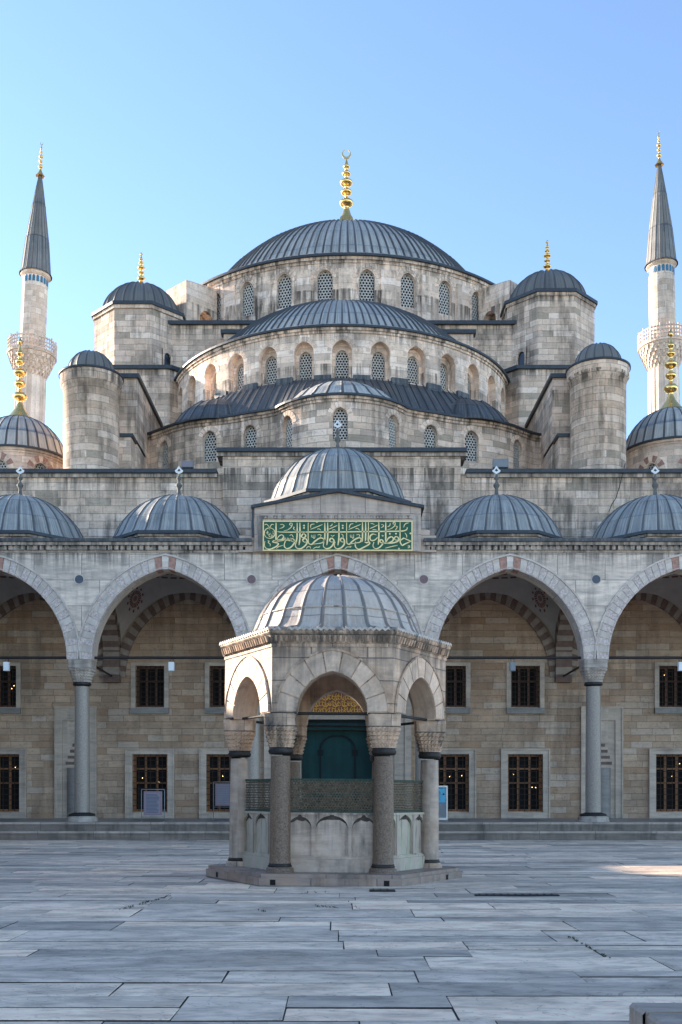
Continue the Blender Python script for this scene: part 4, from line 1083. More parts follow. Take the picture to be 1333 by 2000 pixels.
mb = MB(); strip_wall(mb, P1, 0, L1, 15.9, H1-.05, ops, .30, step=.45, m=0, cap=True)
for u in w1:
    voussoirs(mb, P1, u, z1s+1.11, .40, .48, .22, 9, -.015, .05, lambda i: 1, gap=.012, sub=1)
cornice(mb, P1, 0, L1, H1, 70, 0, .75, 2)
ex = mb.build('exedra_wall', ['exed', 'drum2', 'edge'], mos)
def dir_rz(P, u):
    a, b = P(u-.05, 0), P(u+.05, 0); return atan2(b[1]-a[1], b[0]-a[0])
for u in w1:
    x, y = P1(u, .22); place_window(win1, ex, (x, y, z1s), dir_rz(P1, u))
# lead roof between the exedrae and the big half-dome drum
R2, Y2 = 9.5, 61.0; H2 = E+23.06
mb = MB(); zi = E+20.55; nu = 62; nv = 8; us = []
for k in range(nu):
    for t, b in ((0, 0), (.06, 1), (.14, 1), (.20, 0), (.6, 0)): us.append(((k+t)/nu*L1, b))
us.append((L1, 0))
def rp(u, b, v):
    x, y = P1(u, .05); th = atan2(x-XC, Y2-y); th = max(-1.5, min(1.5, th))
    xi, yi = XC+(R2-.05)*sin(th), Y2-(R2-.05)*cos(th)
    if y > yi: yi = y+1.5
    return (x+(xi-x)*v, y+(yi-y)*v, H1+(zi-H1)*v**.95*max(0, min(1, (10.9-abs(P1(u, 0)[0]-XC))/2.6))+b*.06)
for (ua, ba), (ub, bb) in zip(us, us[1:]):
    for j in range(nv):
        v0, v1 = j/nv, (j+1)/nv
        mb.face([rp(ua, ba, v0), rp(ub, bb, v0), rp(ub, bb, v1), rp(ua, ba, v1)], [(ua*nu/L1+.001, v0*1.2), (ub*nu/L1-.001, v0*1.2), (ub*nu/L1-.001, v1*1.2), (ua*nu/L1+.001, v1*1.2)], 0, False)
mb.build('exedra_roof', 'lead_dk', mos)
mb = MB(); mb.lathe(sphere_prof(3.35, 1.55, H1+.08, 12, .08), (XC, 51.9), rib=(30, .03, .055, 0), a0=0, a1=2*pi, seam=1.1, jit=.04); mb.build('exedra_dome', 'lead', mos)
for s_ in (-1, 1):
    mb = MB(); mb.lathe(sphere_prof(2.55, 1.6, H1+.02, 10, .05), (XC+s_*6.2, 53.9), rib=(24, .03, .055, 0), seam=1.1, jit=.04); mb.build('exedra_dome', 'lead_dk', mos)
# ---- second tier: half-dome drum
P2 = circ(XC+.02, Y2, R2); sp2 = radians(11.5)*R2; z2s = E+20.62
win2 = window_mesh(.33, 1.45, .40, .53, .085, 'window', 'drum2')
ops = [dict(u=k*sp2, a=.50, sill=z2s-.1, spring=z2s+1.22, h=.56, n=12) for k in range(-6, 7)]
mb = MB(); A2 = radians(78)*R2
strip_wall(mb, P2, -A2, A2, E+18.2, H2-.05, ops, .42, step=.6, m=0)
for k in range(-6, 7):
    voussoirs(mb, P2, k*sp2, z2s+1.22, .54, .60, .20, 11, -.015, .05, lambda i: 0, gap=.012, sub=1)
cornice(mb, P2, -A2, A2, H2, 64, 0, .8, 1)
dr2 = mb.build('half_dome_drum', ['drum2', 'edge'], mos)
for k in range(-6, 7):
    x, y = P2(k*sp2, .40); place_window(win2, dr2, (x, y, z2s), k*radians(11.5))
# lead skirt blocks at the foot of the drum between the windows
for k in range(-6, 6):
    mb = MB(); ring_band(mb, P2, (k+.28)*sp2, (k+.72)*sp2, z2s-.55, z2s+.02, .16, 3, 0); mb.build('lead_skirt', 'lead_dk', mos)
mb = MB(); mb.lathe([(9.7, H2-.02), (9.65, H2+.08), (9.1, H2+.16), (8.5, H2+.24)], (XC+.02, Y2), 80, a0=-pi/2-.3, a1=pi/2+.3); mb.lathe(sphere_prof(8.55, 4.45, H2+.22, 18, 0), (XC+.02, Y2), rib=(80, .08, .10, 0), a0=-pi/2-.3, a1=pi/2+.3, seam=1.9, jit=.03); mb.build('half_dome', 'lead', mos)
# ---- central square base
XM = .60; YM = 72.0; RM = 12.3
mb = MB(); zb = E+26.85
mb.box(XM-11, XM+11, 59.5, 86, 15.9, zb-.15, 0)
mb.box(XM-7.0, XM+7.0, 58.8, 59.497, 15.9, zb-.95, 0)
mb.build('dome_base', 'ashlar', mos)
mb = MB(); mb.box(XM-11, XM+11, 59.3, 86, zb-.148, zb+.05, 0)
mb.box(XM-7.15, XM+7.15, 58.65, 59.29, zb-.948, zb-.75, 0)
mb.build('base_coping', 'edge', mos)
# ---- main drum
HM = E+30.76; PM = circ(XM, YM, RM); spm = radians(11.25)*RM; offm = radians(-.6)*RM
zms = E+28.02
winm = window_mesh(.45, 2.0, .52, None, .105, 'window')
ks = [k+.5 for k in range(-5, 5)]
ops = [dict(u=k*spm+offm, a=.45, sill=zms, spring=zms+1.48, h=.52, n=12) for k in ks]
mb = MB(); AM = radians(89)*RM
strip_wall(mb, PM, -AM, AM, zb-.2, HM-.05, ops, .32, step=.8, m=0)
for k in ks:
    voussoirs(mb, PM, k*spm+offm, zms+1.48, .52, .60, .34, 9, -.03, .05, lambda i: 0, gap=.012, sub=1)
for k in range(-5, 6):        # shallow pilasters between the windows
    ring_band(mb, PM, k*spm+offm-.42, k*spm+offm+.42, zb-.1, HM-.75, .10, 2, 0)
cornice(mb, PM, -AM, AM, HM, 90, 0, 1.0, 1)
drm = mb.build('main_drum', ['drum', 'edge'], mos)
for k in ks:
    u = k*spm+offm; x, y = PM(u, .24); place_window(winm, drm, (x, y, zms), u/RM)
mb = MB(); mb.lathe([(12.55, HM-.02), (12.5, HM+.10), (11.7, HM+.22), (10.4, HM+.34)], (XM, YM), 96); mb.lathe(sphere_prof(10.45, 6.85, HM+.30, 26, 0), (XM, YM), rib=(124, .10, .10, 0), seam=2.0, jit=.03)
md = mb.build('main_dome', 'lead', mos)
finial(md, (XM, YM, E+39.9-.55), 5.15, .48, 1.75)
# drum buttresses with their arched passage
def buttress(ang):
    mb = MB(); c, s_ = cos(ang), sin(ang); T = .95
    dx, dy = sin(ang), -cos(ang); tx, ty = cos(ang), sin(ang)
    def Pb(u, d): return (XM+dx*(RM-.1+u)+tx*(T-d)*(1 if ang < 0 else -1), YM+dy*(RM-.1+u)+ty*(T-d)*(1 if ang < 0 else -1))
    zt = lambda u: HM-.55-.10*u
    strip_wall(mb, Pb, 0, 2.3, zb, zt, [dict(u=.80, a=.50, sill=zb+.1, spring=zb+1.25, h=.56, n=10)], 2*T, m=0, back=0, thick=2*T)
    q = [(*Pb(2.3, 0), zb), (*Pb(2.3, 2*T), zb), (*Pb(2.3, 2*T), zt(2.3)), (*Pb(2.3, 0), zt(2.3))]; mb.face(q, None, 0)
    return mb.build('buttress', 'drum', mos)
for a in (-44, 44): buttress(radians(a))
# ---- corner weight towers
def tower(xc, yc, s_, hz):
    tw = part('weight_tower', mos, (xc, yc, 15.9))
    R = 2.49/cos(pi/8); zt = E+27.9+hz
    mb = MB(); mb.prism(octa(xc, yc, R), 15.9, zt, 0)
    mb.prism(octa(xc, yc, R*1.03), zt-.35, zt-.16, 0, bottom=True); mb.prism(octa(xc, yc, R*1.065), zt-.157, zt+.02, 1, bottom=True)
    mb.build('tower_wall', ['tower', 'edge'], tw)
    mb = MB(); mb.lathe(sphere_prof(2.34, 2.05, zt+.03, 14, .10), (xc, yc), rib=(24, .05, .06, -.10), seam=0)
    d = mb.build('dome', 'lead', tw)
    finial(tw, (xc, yc, zt+1.95), 2.05, .23, 0, False)
    # stepped base
    mb = MB(); zb_ = E+23.55
    pl = [(xc-s_*2.3, 57.9), (xc+s_*2.15, 57.9), (xc+s_*3.5, 59.3), (xc+s_*3.5, 63), (xc-s_*2.3, 63)]
    pl = [(x, y) for x, y in pl]
    if s_ < 0: pl.reverse()
    mb.prism(pl, 15.9, zb_, 0)
    def grow(k): 
        cx_ = sum(p[0] for p in pl)/5; cy_ = sum(p[1] for p in pl)/5
        return [(p[0]+(.14 if p[0] > cx_ else -.14)*k, p[1]+(.14 if p[1] > cy_ else -.14)*k) for p in pl]
    mb.prism(grow(1), zb_, zb_+.20, 1, bottom=True)
    mb.build('tower_base', ['tower', 'edge'], tw)
    # small window in the lower stage
    xw = xc+s_*1.95; mb = MB()
    mb.box(xw-.26, xw+.26, 58.46, 58.54, zb_+.25, zb_+1.35, 0); 
    th = s_*radians(45)
    mb2 = MB(); strip_wall(mb2, flat(0), -.34, .34, 0, 1.4, [dict(u=0, a=.24, sill=.08, spring=.95, h=.26, n=8)], .12, m=0); mb2.face([(-.3, .10, 0), (.3, .10, 0), (.3, .10, 1.35), (-.3, .10, 1.35)], None, 1)
    o = mb2.build('window', ['tower', 'glass'], None, origin=(0, 0, 0)); o.parent = tw
    apx, apy = xc+2.49*sin(s_*pi/4), yc-2.49*cos(pi/4)
    o.location = Vector((apx+.13*sin(s_*pi/4)+0*s_, apy-.13*cos(pi/4), zb_+.22))-wloc(tw); o.rotation_euler.z = s_*pi/4
tower(-11.43, 61.0, 1, -.35); tower(12.15, 60.8, -1, .25)
# ---- walls stepping down to the facade, and round stair turrets
for s_, yo in ((-1, 0), (1, 0)):
    mb = MB(); a, b = sorted((.35+s_*12.4, .35+s_*10.1)); mb.box(a, b, 51.0, 58.2, 15.9, E+20.3, 0)
    a2, b2 = sorted((.35+s_*11.4, .35+s_*10.2)); mb.box(a2, b2, 50.0, 53.2, 15.9, E+17.1, 0)
    
    mb.box(a-.12, b+.12, 50.85, 58.3, E+20.3, E+20.5, 1); mb.box(a2-.1, b2+.1, 49.9, 53.2, E+17.1, E+17.26, 1)
    mb.build('side_buttress', ['tower', 'edge'], mos)
    xt = .33+s_*12.0; yt = 49.7; r = 1.30; zt = E+19.75+(.35 if s_ > 0 else 0)
    tu = part('stair_turret', mos, (xt, yt, 15.9))
    mb = MB(); mb.lathe([(r*1.03, 15.9), (r, 16.3), (r, zt-.65), (r+.03, zt-.64), (r+.06, zt-.5), (r+.14, zt-.42), (r+.14, zt-.08), (r+.17, zt)], (xt, yt), 40, smooth=True)
    mb.build('turret_wall', 'tower', tu)
    mb = MB(); mb.lathe([(r+.05, zt+.0), (r+.21, zt+.0), (r+.21, zt+.10), (r-.2, zt+.22)], (xt, yt), 40)
    mb.build('eave', 'edge', tu)
    mb = MB(); mb.lathe(sphere_prof(r*.86, 1.15, zt+.12, 8), (xt, yt), rib=(16, .03, .06, -.03)); mb.build('dome', 'lead', tu)
# ---- corner domes with gilded finials
for s_, cx, cy, dz in ((-1, -16.35, 54.0, 0), (1, 17.15, 54.0, .42)):
    cd = part('corner_dome', mos, (cx, cy, 15.9)); zt = E+17.25+dz
    mb = MB(); Pc = circ(cx, cy, 2.35); st = radians(50)*2.35
    offs = radians(42)*(-s_)
    strip_wall(mb, Pc, -pi*2.35, pi*2.35, 15.9, zt, [dict(u=k*st+offs*2.35, a=.40, sill=E+15.6, spring=E+16.15, h=.44, n=8) for k in (-2, -1, 0, 1)], .25, step=.5)
    for k in (-2, -1, 0, 1): voussoirs(mb, Pc, k*st+offs*2.35, E+16.15, .44, .48, .32, 9, -.02, .05, lambda i: 2 if i % 2 else 3, gap=.004, sub=1)
    cornice(mb, Pc, -pi*2.35, pi*2.35, zt, 40, 0, .7, 1)
    mb.build('drum', ['drum2', 'edge', 'vous_c', 'drum2'], cd)
    wm = window_mesh(.40, .98, .43, None, .085, 'window')
    for k in (-2, -1, 0, 1):
        u = k*st+offs*2.35; x, y = Pc(u, .18); place_window(wm, cd, (x, y, E+15.6), u/2.35)
    mb = MB(); mb.lathe(sphere_prof(2.36, 2.15, zt+.04, 12, .12), (cx, cy), rib=(28, .035, .055, 0), seam=1.0, jit=.04); mb.build('dome', 'lead', cd)
    finial(cd, (cx, cy, zt+2.12), 4.1, .36, 0, False)

# ================================================================== MINARETS
def minaret(px, Y, lean, label, dz=0):
    x = (px-PX)/F*Y
    mi = thing('minaret', label, 'minaret', (x, Y, 0), 'minarets rising beyond the mosque')
    c = (x, Y); h = lambda y: E+(PY-y)*95/F+dz
    mb = MB(); N = 16
    def fl(r, z): return (r, z)
    mb.lathe([(1.62, 0), (1.62, 14), (1.36, 17), (1.33, h(790)), (1.28, h(740))], c, rib=(20, .05, .10, -.03), a0=0, a1=2*pi, smooth=False)
    mb.build('shaft', 'minaret', mi)
    mb = MB()      # muqarnas corbel and balcony
    tiers = []
    z0, z1 = h(740), h(702)
    for k in range(6):
        t = k/6; r0, r1 = 1.28+(2.05-1.28)*t**.9, 1.28+(2.05-1.28)*((k+1)/6)**.9
        za, zb_ = z0+(z1-z0)*t, z0+(z1-z0)*(k+1)/6
        n = 24
        for i in range(n):
            a, b = 2*pi*i/n, 2*pi*(i+1)/n; m_ = (a+b)/2+(pi/n if k % 2 else 0)
            p = lambda r, g, z: (c[0]+r*sin(g), c[1]-r*cos(g), z)
            a_, b_ = m_-pi/n, m_+pi/n
            mb.face([p(r0, a_, za), p(r0, b_, za), p(r1, b_, zb_-.02), p(r1, a_, zb_-.02)], None, 0)
            mb.face([p(r0, m_-.03, za-.16), p(r0+.05, m_+.05, za-.16), p(r1+.02, m_+.09, zb_-.05), p(r1+.02, m_-.09, zb_-.05)], None, 0)
        mb.lathe([(r1-.2, zb_-.03), (r1+.02, zb_-.03), (r1+.02, zb_)], c, 24, m=0, smooth=False)
    mb.lathe([(1.0, z1-.02), (2.16, z1), (2.18, z1+.16), (1.0, z1+.17)], c, 32, m=0, smooth=False)
    mb.build('balcony', 'minaret', mi)
    mb = MB()      # pierced parapet
    zp, zq = z1+.16, z1+1.35; n = 16
    for i in range(n):
        a = 2*pi*i/n; p = lambda r, g, z: (c[0]+r*sin(g), c[1]-r*cos(g), z)
        mb.bar(p(2.1, a, zp), p(2.1, a, zq+.12), .08, 0)
        b = 2*pi*(i+1)/n
        Pp = lambda u, d: (p(2.1, a+(b-a)*u, 0)[0]+(p(2.1, b, 0)[1]-p(2.1, a, 0)[1])*-d, p(2.1, a+(b-a)*u, 0)[1])
        def pq(u, z, d=0): q = p(2.1-d, a+(b-a)*u, z); return q
        rows, cols = 3, 3
        for r_ in range(rows+1):
            zz = zp+.12+(zq-zp-.22)*r_/rows
            mb.bar(pq(.02, zz), pq(.98, zz), .075, 0)
        for cc in range(1, cols): mb.bar(pq(cc/cols, zp), pq(cc/cols, zq), .05, 0)
    mb.build('parapet', 'minaret', mi)
    mb = MB()
    mb.lathe([(1.14, z1+.1), (1.12, h(575)), (1.10, h(562)), (1.10, h(549)), (1.30, h(546)), (1.34, h(542))], c, 20, m=0, smooth=False)
    for i in range(20):
        a = 2*pi*(i+.5)/20
        for kk in range(1):
            w = .10; p = lambda g, z: (c[0]+1.125*sin(g), c[1]-1.125*cos(g), z)
            mb.face([p(a-w, h(563)), p(a+w, h(563)), p(a+w, h(553)), p(a, h(550)), p(a-w, h(553))], None, 1)
    mb.build('upper_shaft', ['minaret', 'blue'], mi)
    mb = MB(); mb.lathe([(1.44, h(543)), (1.30, h(537)), (.98, h(470)), (.62, h(415)), (.30, h(370)), (.12, h(347))], c, rib=(18, .03, .06, 0), seam=3.2)
    sp = mb.build('spire', 'spire', mi)
    finial(mi, (x, Y, h(349)), 3.3, .21)
    mi.rotation_euler = (0, lean, 0)
    return mi
minaret(22, 94.5, radians(2.6), 'left minaret with narrow blue tiled band under its lead spire')
minaret(1313, 93.5, radians(-1.1), 'right minaret, the taller looking one cut by the edge of the photo', .35)

# ================================================================== FOUNTAIN
FX, FY = -.085, 21.3
fo = thing('ablution_fountain', 'hexagonal marble fountain kiosk with ribbed lead dome in the middle of the courtyard', 'fountain', (FX, FY, 0))
def hexp(R, rot=0, cx=FX, cy=FY): return [(cx+R*sin(rot+pi/6+k*pi/3), cy-R*cos(rot+pi/6+k*pi/3)) for k in range(6)]   # front face between k=5 and 0
def hexface(k, ap):              # k=0 front face, going to the right
    a = k*pi/3; nx, ny = sin(a), -cos(a); tx, ty = cos(a), sin(a)
    return lambda u, d: (FX+nx*(ap-d)+tx*u, FY+ny*(ap-d)+ty*u)
# plinth
mb = MB(); mb.prism(hexp(2.60), -.01, .15, 0); mb.prism(hexp(2.55), .15, .22, 0)
mb.build('plinth', 'plinth', fo)
mb = MB()
for k, u in ((5, -.7), (0, -1.05), (0, 1.02), (1, .6)):
    mb = MB(); P = hexface(k, 2.256); a, b = P(u-.05, -.0), P(u+.05, 0); mb.face([(*a, .02), (*b, .02), (*b, .12), (*a, .12)], None, 0); mb.build('drain_hole', 'dark', fo)
# columns
RC = 1.93; zc0, zc1 = .22, 3.17
fcs = []
for k, (x, y) in enumerate(hexp(RC)):
    front = k in (0, 5)
    c = column(fo, x, y, zc0, zc1, .195, .215, .30, .27, 'granite2' if k in (0, 5, 2, 3) else 'fshaft', 'fmarble', basem='granite2' if front else 'fmarble', taper=.92, cap_h=.62, bh=.13)
# arch walls, one per side
AP = 1.94
side = AP/cos(pi/6)/2
for k in range(6):
    fw = part('arch_wall', fo, (FX+AP*sin(k*pi/3), FY-AP*cos(k*pi/3), 3.17))
    mb = MB(); P = hexface(k, AP); s = side
    strip_wall(mb, P, -s, s, 3.17, 4.46, [dict(u=0, a=.645, sill=3.17, spring=3.20, h=.75, n=22)], .46, m=0, mr=1, back=1, thick=.46)
    mb.build('wall_panel', ['fmarble', 'fvous'], fw)
    mb = MB(); voussoirs(mb, P, 0, 3.20, .655, .76, .38, 9, -.022, .10, lambda i: 0, gap=.010, sub=3)
    mb.build('arch_ring', ['fvous'], fw)
    mb = MB()
    # moulding round the ring
    n = 30
    for e, w, pr in ((1.045, .035, .05),):
        q = []
        for i in range(n+1):
            x = -e*cos(pi*i/n); q.append((x, 3.20+arch_z(x, e, 1.155)))
        for (xa, za), (xb, zb_) in zip(q, q[1:]): mb.bar((*P(xa, -.02), za), (*P(xb, -.02), zb_), w*.8, 0)
    mb.build('moulding', 'fmarble', fw)
    mb = MB(); mb.bar((*P(-s, .20), 3.185), (*P(s, .20), 3.185), .028, 0, 6); mb.bar((*P(-s, -.012), 3.175), (*P(-.66, -.012), 3.175), .02); mb.bar((*P(.66, -.012), 3.175), (*P(s, -.012), 3.175), .02)
    mb.build('tie_bar', 'iron', fw)
# cornice
mb = MB()
def hexband(R0, R1, z0, z1, m=0):
    a, b = hexp(R0), hexp(R1)
    for k in range(6):
        j = (k+1) % 6; l = hypot(a[k][0]-a[j][0], a[k][1]-a[j][1])
        mb.face([(*a[k], z0), (*a[j], z0), (*b[j], z1), (*b[k], z1)], [(k*2.4, z0), (k*2.4+l, z0), (k*2.4+l, z1), (k*2.4, z1)], m)
Rw = AP/cos(pi/6)
hexband(Rw+.02, Rw+.02, 4.40, 4.46); hexband(Rw+.02, Rw+.04, 4.46, 4.47)
hexband(Rw+.04, Rw+.06, 4.47, 4.60); hexband(Rw+.06, Rw+.07, 4.60, 4.62); hexband(Rw+.07, Rw+.10, 4.62, 4.66); hexband(Rw+.10, Rw+.10, 4.66, 4.73); hexband(Rw+.10, 1.3, 4.73, 4.80)
# carved little uprights under the eave
for k in range(6):
    P = hexface(k, (Rw+.05)*cos(pi/6)); s = (Rw+.05)/2; n = 22
    for i in range(n):
        u = -s+.05+(2*s-.1)*(i+.5)/n; w = .028
        a, b = P(u-w, -.03), P(u+w, -.03); c, d = P(u-w*.6, -.075), P(u+w*.6, -.075)
        mb.face([(*a, 4.485), (*b, 4.485), (*d, 4.60), (*c, 4.60)], None, 0)
        mb.face([(*a, 4.485), (*c, 4.60), (*P(u-w, 0.02), 4.60), (*P(u-w, .02), 4.485)], None, 0); mb.face([(*b, 4.485), (*P(u+w, .02), 4.485), (*P(u+w, .02), 4.60), (*d, 4.60)], None, 0)
mb.face([(*p, 4.44) for p in hexp(Rw-.02)][::-1], None, 0)
mb.build('cornice', ['fmarble'], fo)
# ceiling of the kiosk
mb = MB(); mb.lathe([(1.5, 4.3), (1.3, 4.7), (.8, 5.2), (0, 5.45)], (FX, FY), 24); mb.build('ceiling', 'fmarble', fo)
# dome: hemispherical with a flared skirt reaching the hexagonal eave, wavy lead edge
mb = MB(); NR = 24; sub = 7
prof = [(2.30, 4.715, 1), (2.12, 4.765, .85), (1.93, 4.79, .55), (1.76, 4.84, .2), (1.66, 4.93, .05), (1.60, 5.05, 0), (1.52, 5.25, 0), (1.39, 5.47, 0), (1.19, 5.70, 0), (.95, 5.86, 0), (.67, 5.98, 0), (.35, 6.055, 0), (0, 6.08, 0)]
def hexr(a):
    b = (a+pi/6) % (pi/3)-pi/6; return cos(pi/6)/cos(b)
angs = []
for k in range(NR):
    for t, b in ((-.07, 0), (-.03, 1), (.03, 1), (.07, 0), (.22, -.2), (.5, -.45), (.78, -.2)): angs.append((2*pi*(k+t+.5)/NR, b, k+max(0, t)))
angs.append((angs[0][0]+2*pi, 0, NR))
def fp(a, b, r, z, hx, edge):
    rr = r*(1+(hexr(a)*1.0-1)*hx) if hx else r
    k = min(1, r/.4)
    return (FX+(rr+b*.022*k)*sin(a), FY-(rr+b*.022*k)*cos(a), z+b*(.04 if edge else .02)*k)
for (a, b, g0), (a2, b2, g1) in zip(angs, angs[1:]):
    for j in range(len(prof)-1):
        r, z, hx = prof[j]; r2, z2, hx2 = prof[j+1]
        q = [fp(a, b, r, z, hx, j < 3), fp(a2, b2, r, z, hx, j < 3), fp(a2, b2, r2, z2, hx2, j+1 < 3), fp(a, b, r2, z2, hx2, j+1 < 3)]
        uv = [(g0, j*.4), (g1, j*.4), (g1, j*.4+.4), (g0, j*.4+.4)]
        if r2 == 0: mb.face(q[:3], uv[:3], 0, True)
        else: mb.face(q, uv, 0, True)
    # turned-down scalloped edge
    q = [fp(a, b, 2.30, 4.715, 1, True), fp(a2, b2, 2.30, 4.715, 1, True)]
    mb.face([(q[0][0], q[0][1], q[0][2]-.035), (q[1][0], q[1][1], q[1][2]-.035), q[1], q[0]], None, 0)
mb.build('dome', 'lead_fr', fo)
mb = MB(); r0_, z0_ = 1.585, 5.235
mb.lathe([(1.542, 5.215), (1.552, 5.225), (1.532, 5.245)], (FX, FY), 60); mb.build('dome_seam', 'lead_fr', fo)
# small corrugation all round the eave
mb = MB()
for k in range(6):
    P = hexface(k, 2.355*cos(pi/6)); s = 2.355/2; n = 22
    for i in range(n):
        ua, ub = -s+2*s*i/n, -s+2*s*(i+1)/n; um = (ua+ub)/2
        for (x0, h0), (x1, h1) in (((ua, 0), (um, .038)), ((um, .038), (ub, 0))):
            mb.face([(*P(x0, -.01), 4.70+h0-.02), (*P(x1, -.01), 4.70+h1-.02), (*P(x1, -.01), 4.725+h1), (*P(x0, -.01), 4.725+h0)], None, 0)
            mb.face([(*P(x0, -.01), 4.725+h0), (*P(x1, -.01), 4.725+h1), (*P(x1, .30), 4.80), (*P(x0, .30), 4.80)], None, 0)
mb.build('eave', 'lead_fr', fo)
# basin: six panels with blind arches, base course, rim
AB = 1.63; sb = AB*math.tan(pi/6)
def ogee(mb, P, uc, hw, zs, rise, m=0):
    pass
for k in range(6):
    bp = part('basin_panel', fo, (FX+AB*sin(k*pi/3), FY-AB*cos(k*pi/3), .22))
    mat = 'basin' if k in (0, 3) else 'basin_g'
    P = hexface(k, AB); mb = MB()
    strip_wall(mb, hexface(k, AB+.05), -sb-.03, sb+.03, .215, .46, (), .2, m=0)
    niches = [(-.60, .215), (0, .30), (.60, .215)]
    ops = []
    for uc, hw in niches: ops.append(dict(u=uc, a=hw, sill=.52, spring=1.06, h=.20 if hw < .25 else .22, n=12, depth=.045))
    strip_wall(mb, P, -sb, sb, .46, 1.335, ops, .2, m=0)
    P3 = hexface(k, AB-.045); mb.face([(*P3(-sb, 0), .46), (*P3(sb, 0), .46), (*P3(sb, 0), 1.32), (*P3(-sb, 0), 1.32)], None, 0)
    for uc, hw in niches:     # raised frames round each niche
        for xa, xb in ((uc-hw-.045, uc-hw-.02), (uc+hw+.02, uc+hw+.045)):
            for (za, zb_) in ((.50, 1.30),):
                a, b = P(xa, -.014), P(xb, -.014); mb.face([(*a, za), (*b, za), (*b, zb_), (*a, zb_)], None, 0)
        # little ogee tip
        a, b, c = P(uc-.07, .002), P(uc+.07, .002), P(uc, .002)
    ring_band(mb, P, -sb-.02, sb+.02, 1.295, 1.335, .03, 1, 0)
    ring_band(mb, P, -sb-.02, sb+.02, .462, .50, .022, 1, 0)
    mb.build('panel', mat, bp)
    # weathered dark heads of the niches
    mb = MB()
    for uc, hw in niches:
        n = 12; sp_ = 1.06; rise = .20 if hw < .25 else .22
        for i in range(n):
            xa, xb = -hw*cos(pi*i/n), -hw*cos(pi*(i+1)/n)
            fz = lambda x: sp_+arch_z(x, hw, rise)
            lo = lambda x: sp_+arch_z(x, hw, rise)-.035-.05*(1-abs(x)/hw)*((1+sin(x*40))/2+.4)
            mb.face([(*P(uc+xa, .040), lo(xa)), (*P(uc+xb, .040), lo(xb)), (*P(uc+xb, .040), fz(xb)), (*P(uc+xa, .040), fz(xa))], None, 0)
        for j in range(3):
            w0, w1 = .055*(1-j/3)**1.6, .055*(1-(j+1)/3)**1.6; z0_ = sp_+rise-.015+j*.035
            mb.face([(*P(uc-w0, -.003), z0_), (*P(uc+w0, -.003), z0_), (*P(uc+w1, -.003), z0_+.035), (*P(uc-w1, -.003), z0_+.035)], None, 0)
    mb.build('niche_head', 'fstain', bp)
    # pierced metal screen
    mb = MB(); PG = hexface(k, AB-.03); sg = (AB-.03)*math.tan(pi/6)
    zg0, zg1 = 1.36, 1.965; cw = .058
    row = 0; z = zg0+.02
    while z < zg1-.02:
        u = -sg+.03+(cw/2 if row % 2 else 0)
        while u < sg-.03:
            r1, r2 = cw*.62, cw*.36
            for i in range(6):
                A, B = i*pi/3+pi/6, (i+1)*pi/3+pi/6
                q = [(u+r1*cos(A), z+r1*sin(A)), (u+r1*cos(B), z+r1*sin(B)), (u+r2*cos(B), z+r2*sin(B)), (u+r2*cos(A), z+r2*sin(A))]
                mb.face([(*PG(x, 0), zz) for x, zz in q], None, 0)
            u += cw
        z += cw*.87; row += 1
    for (ua, ub, za, zb_) in ((-sg, sg, zg0-.03, zg0+.02), (-sg, sg, zg1-.03, zg1+.01)):
        mb.bar((*PG(ua, 0), (za+zb_)/2), (*PG(ub, 0), (za+zb_)/2), .026, 1)
    for u in (-sg+.02, sg-.02): mb.bar((*PG(u, 0), zg0), (*PG(u, 0), zg1), .022, 1)
    mb.build('screen', ['copper', 'verd'], bp)
mb = MB(); mb.prism(hexp((AB-.10)/cos(pi/6)), .2, 1.20, 0); mb.build('water_tank', 'fstain', fo)
fo.rotation_euler = (0, radians(.45), radians(-1.2))

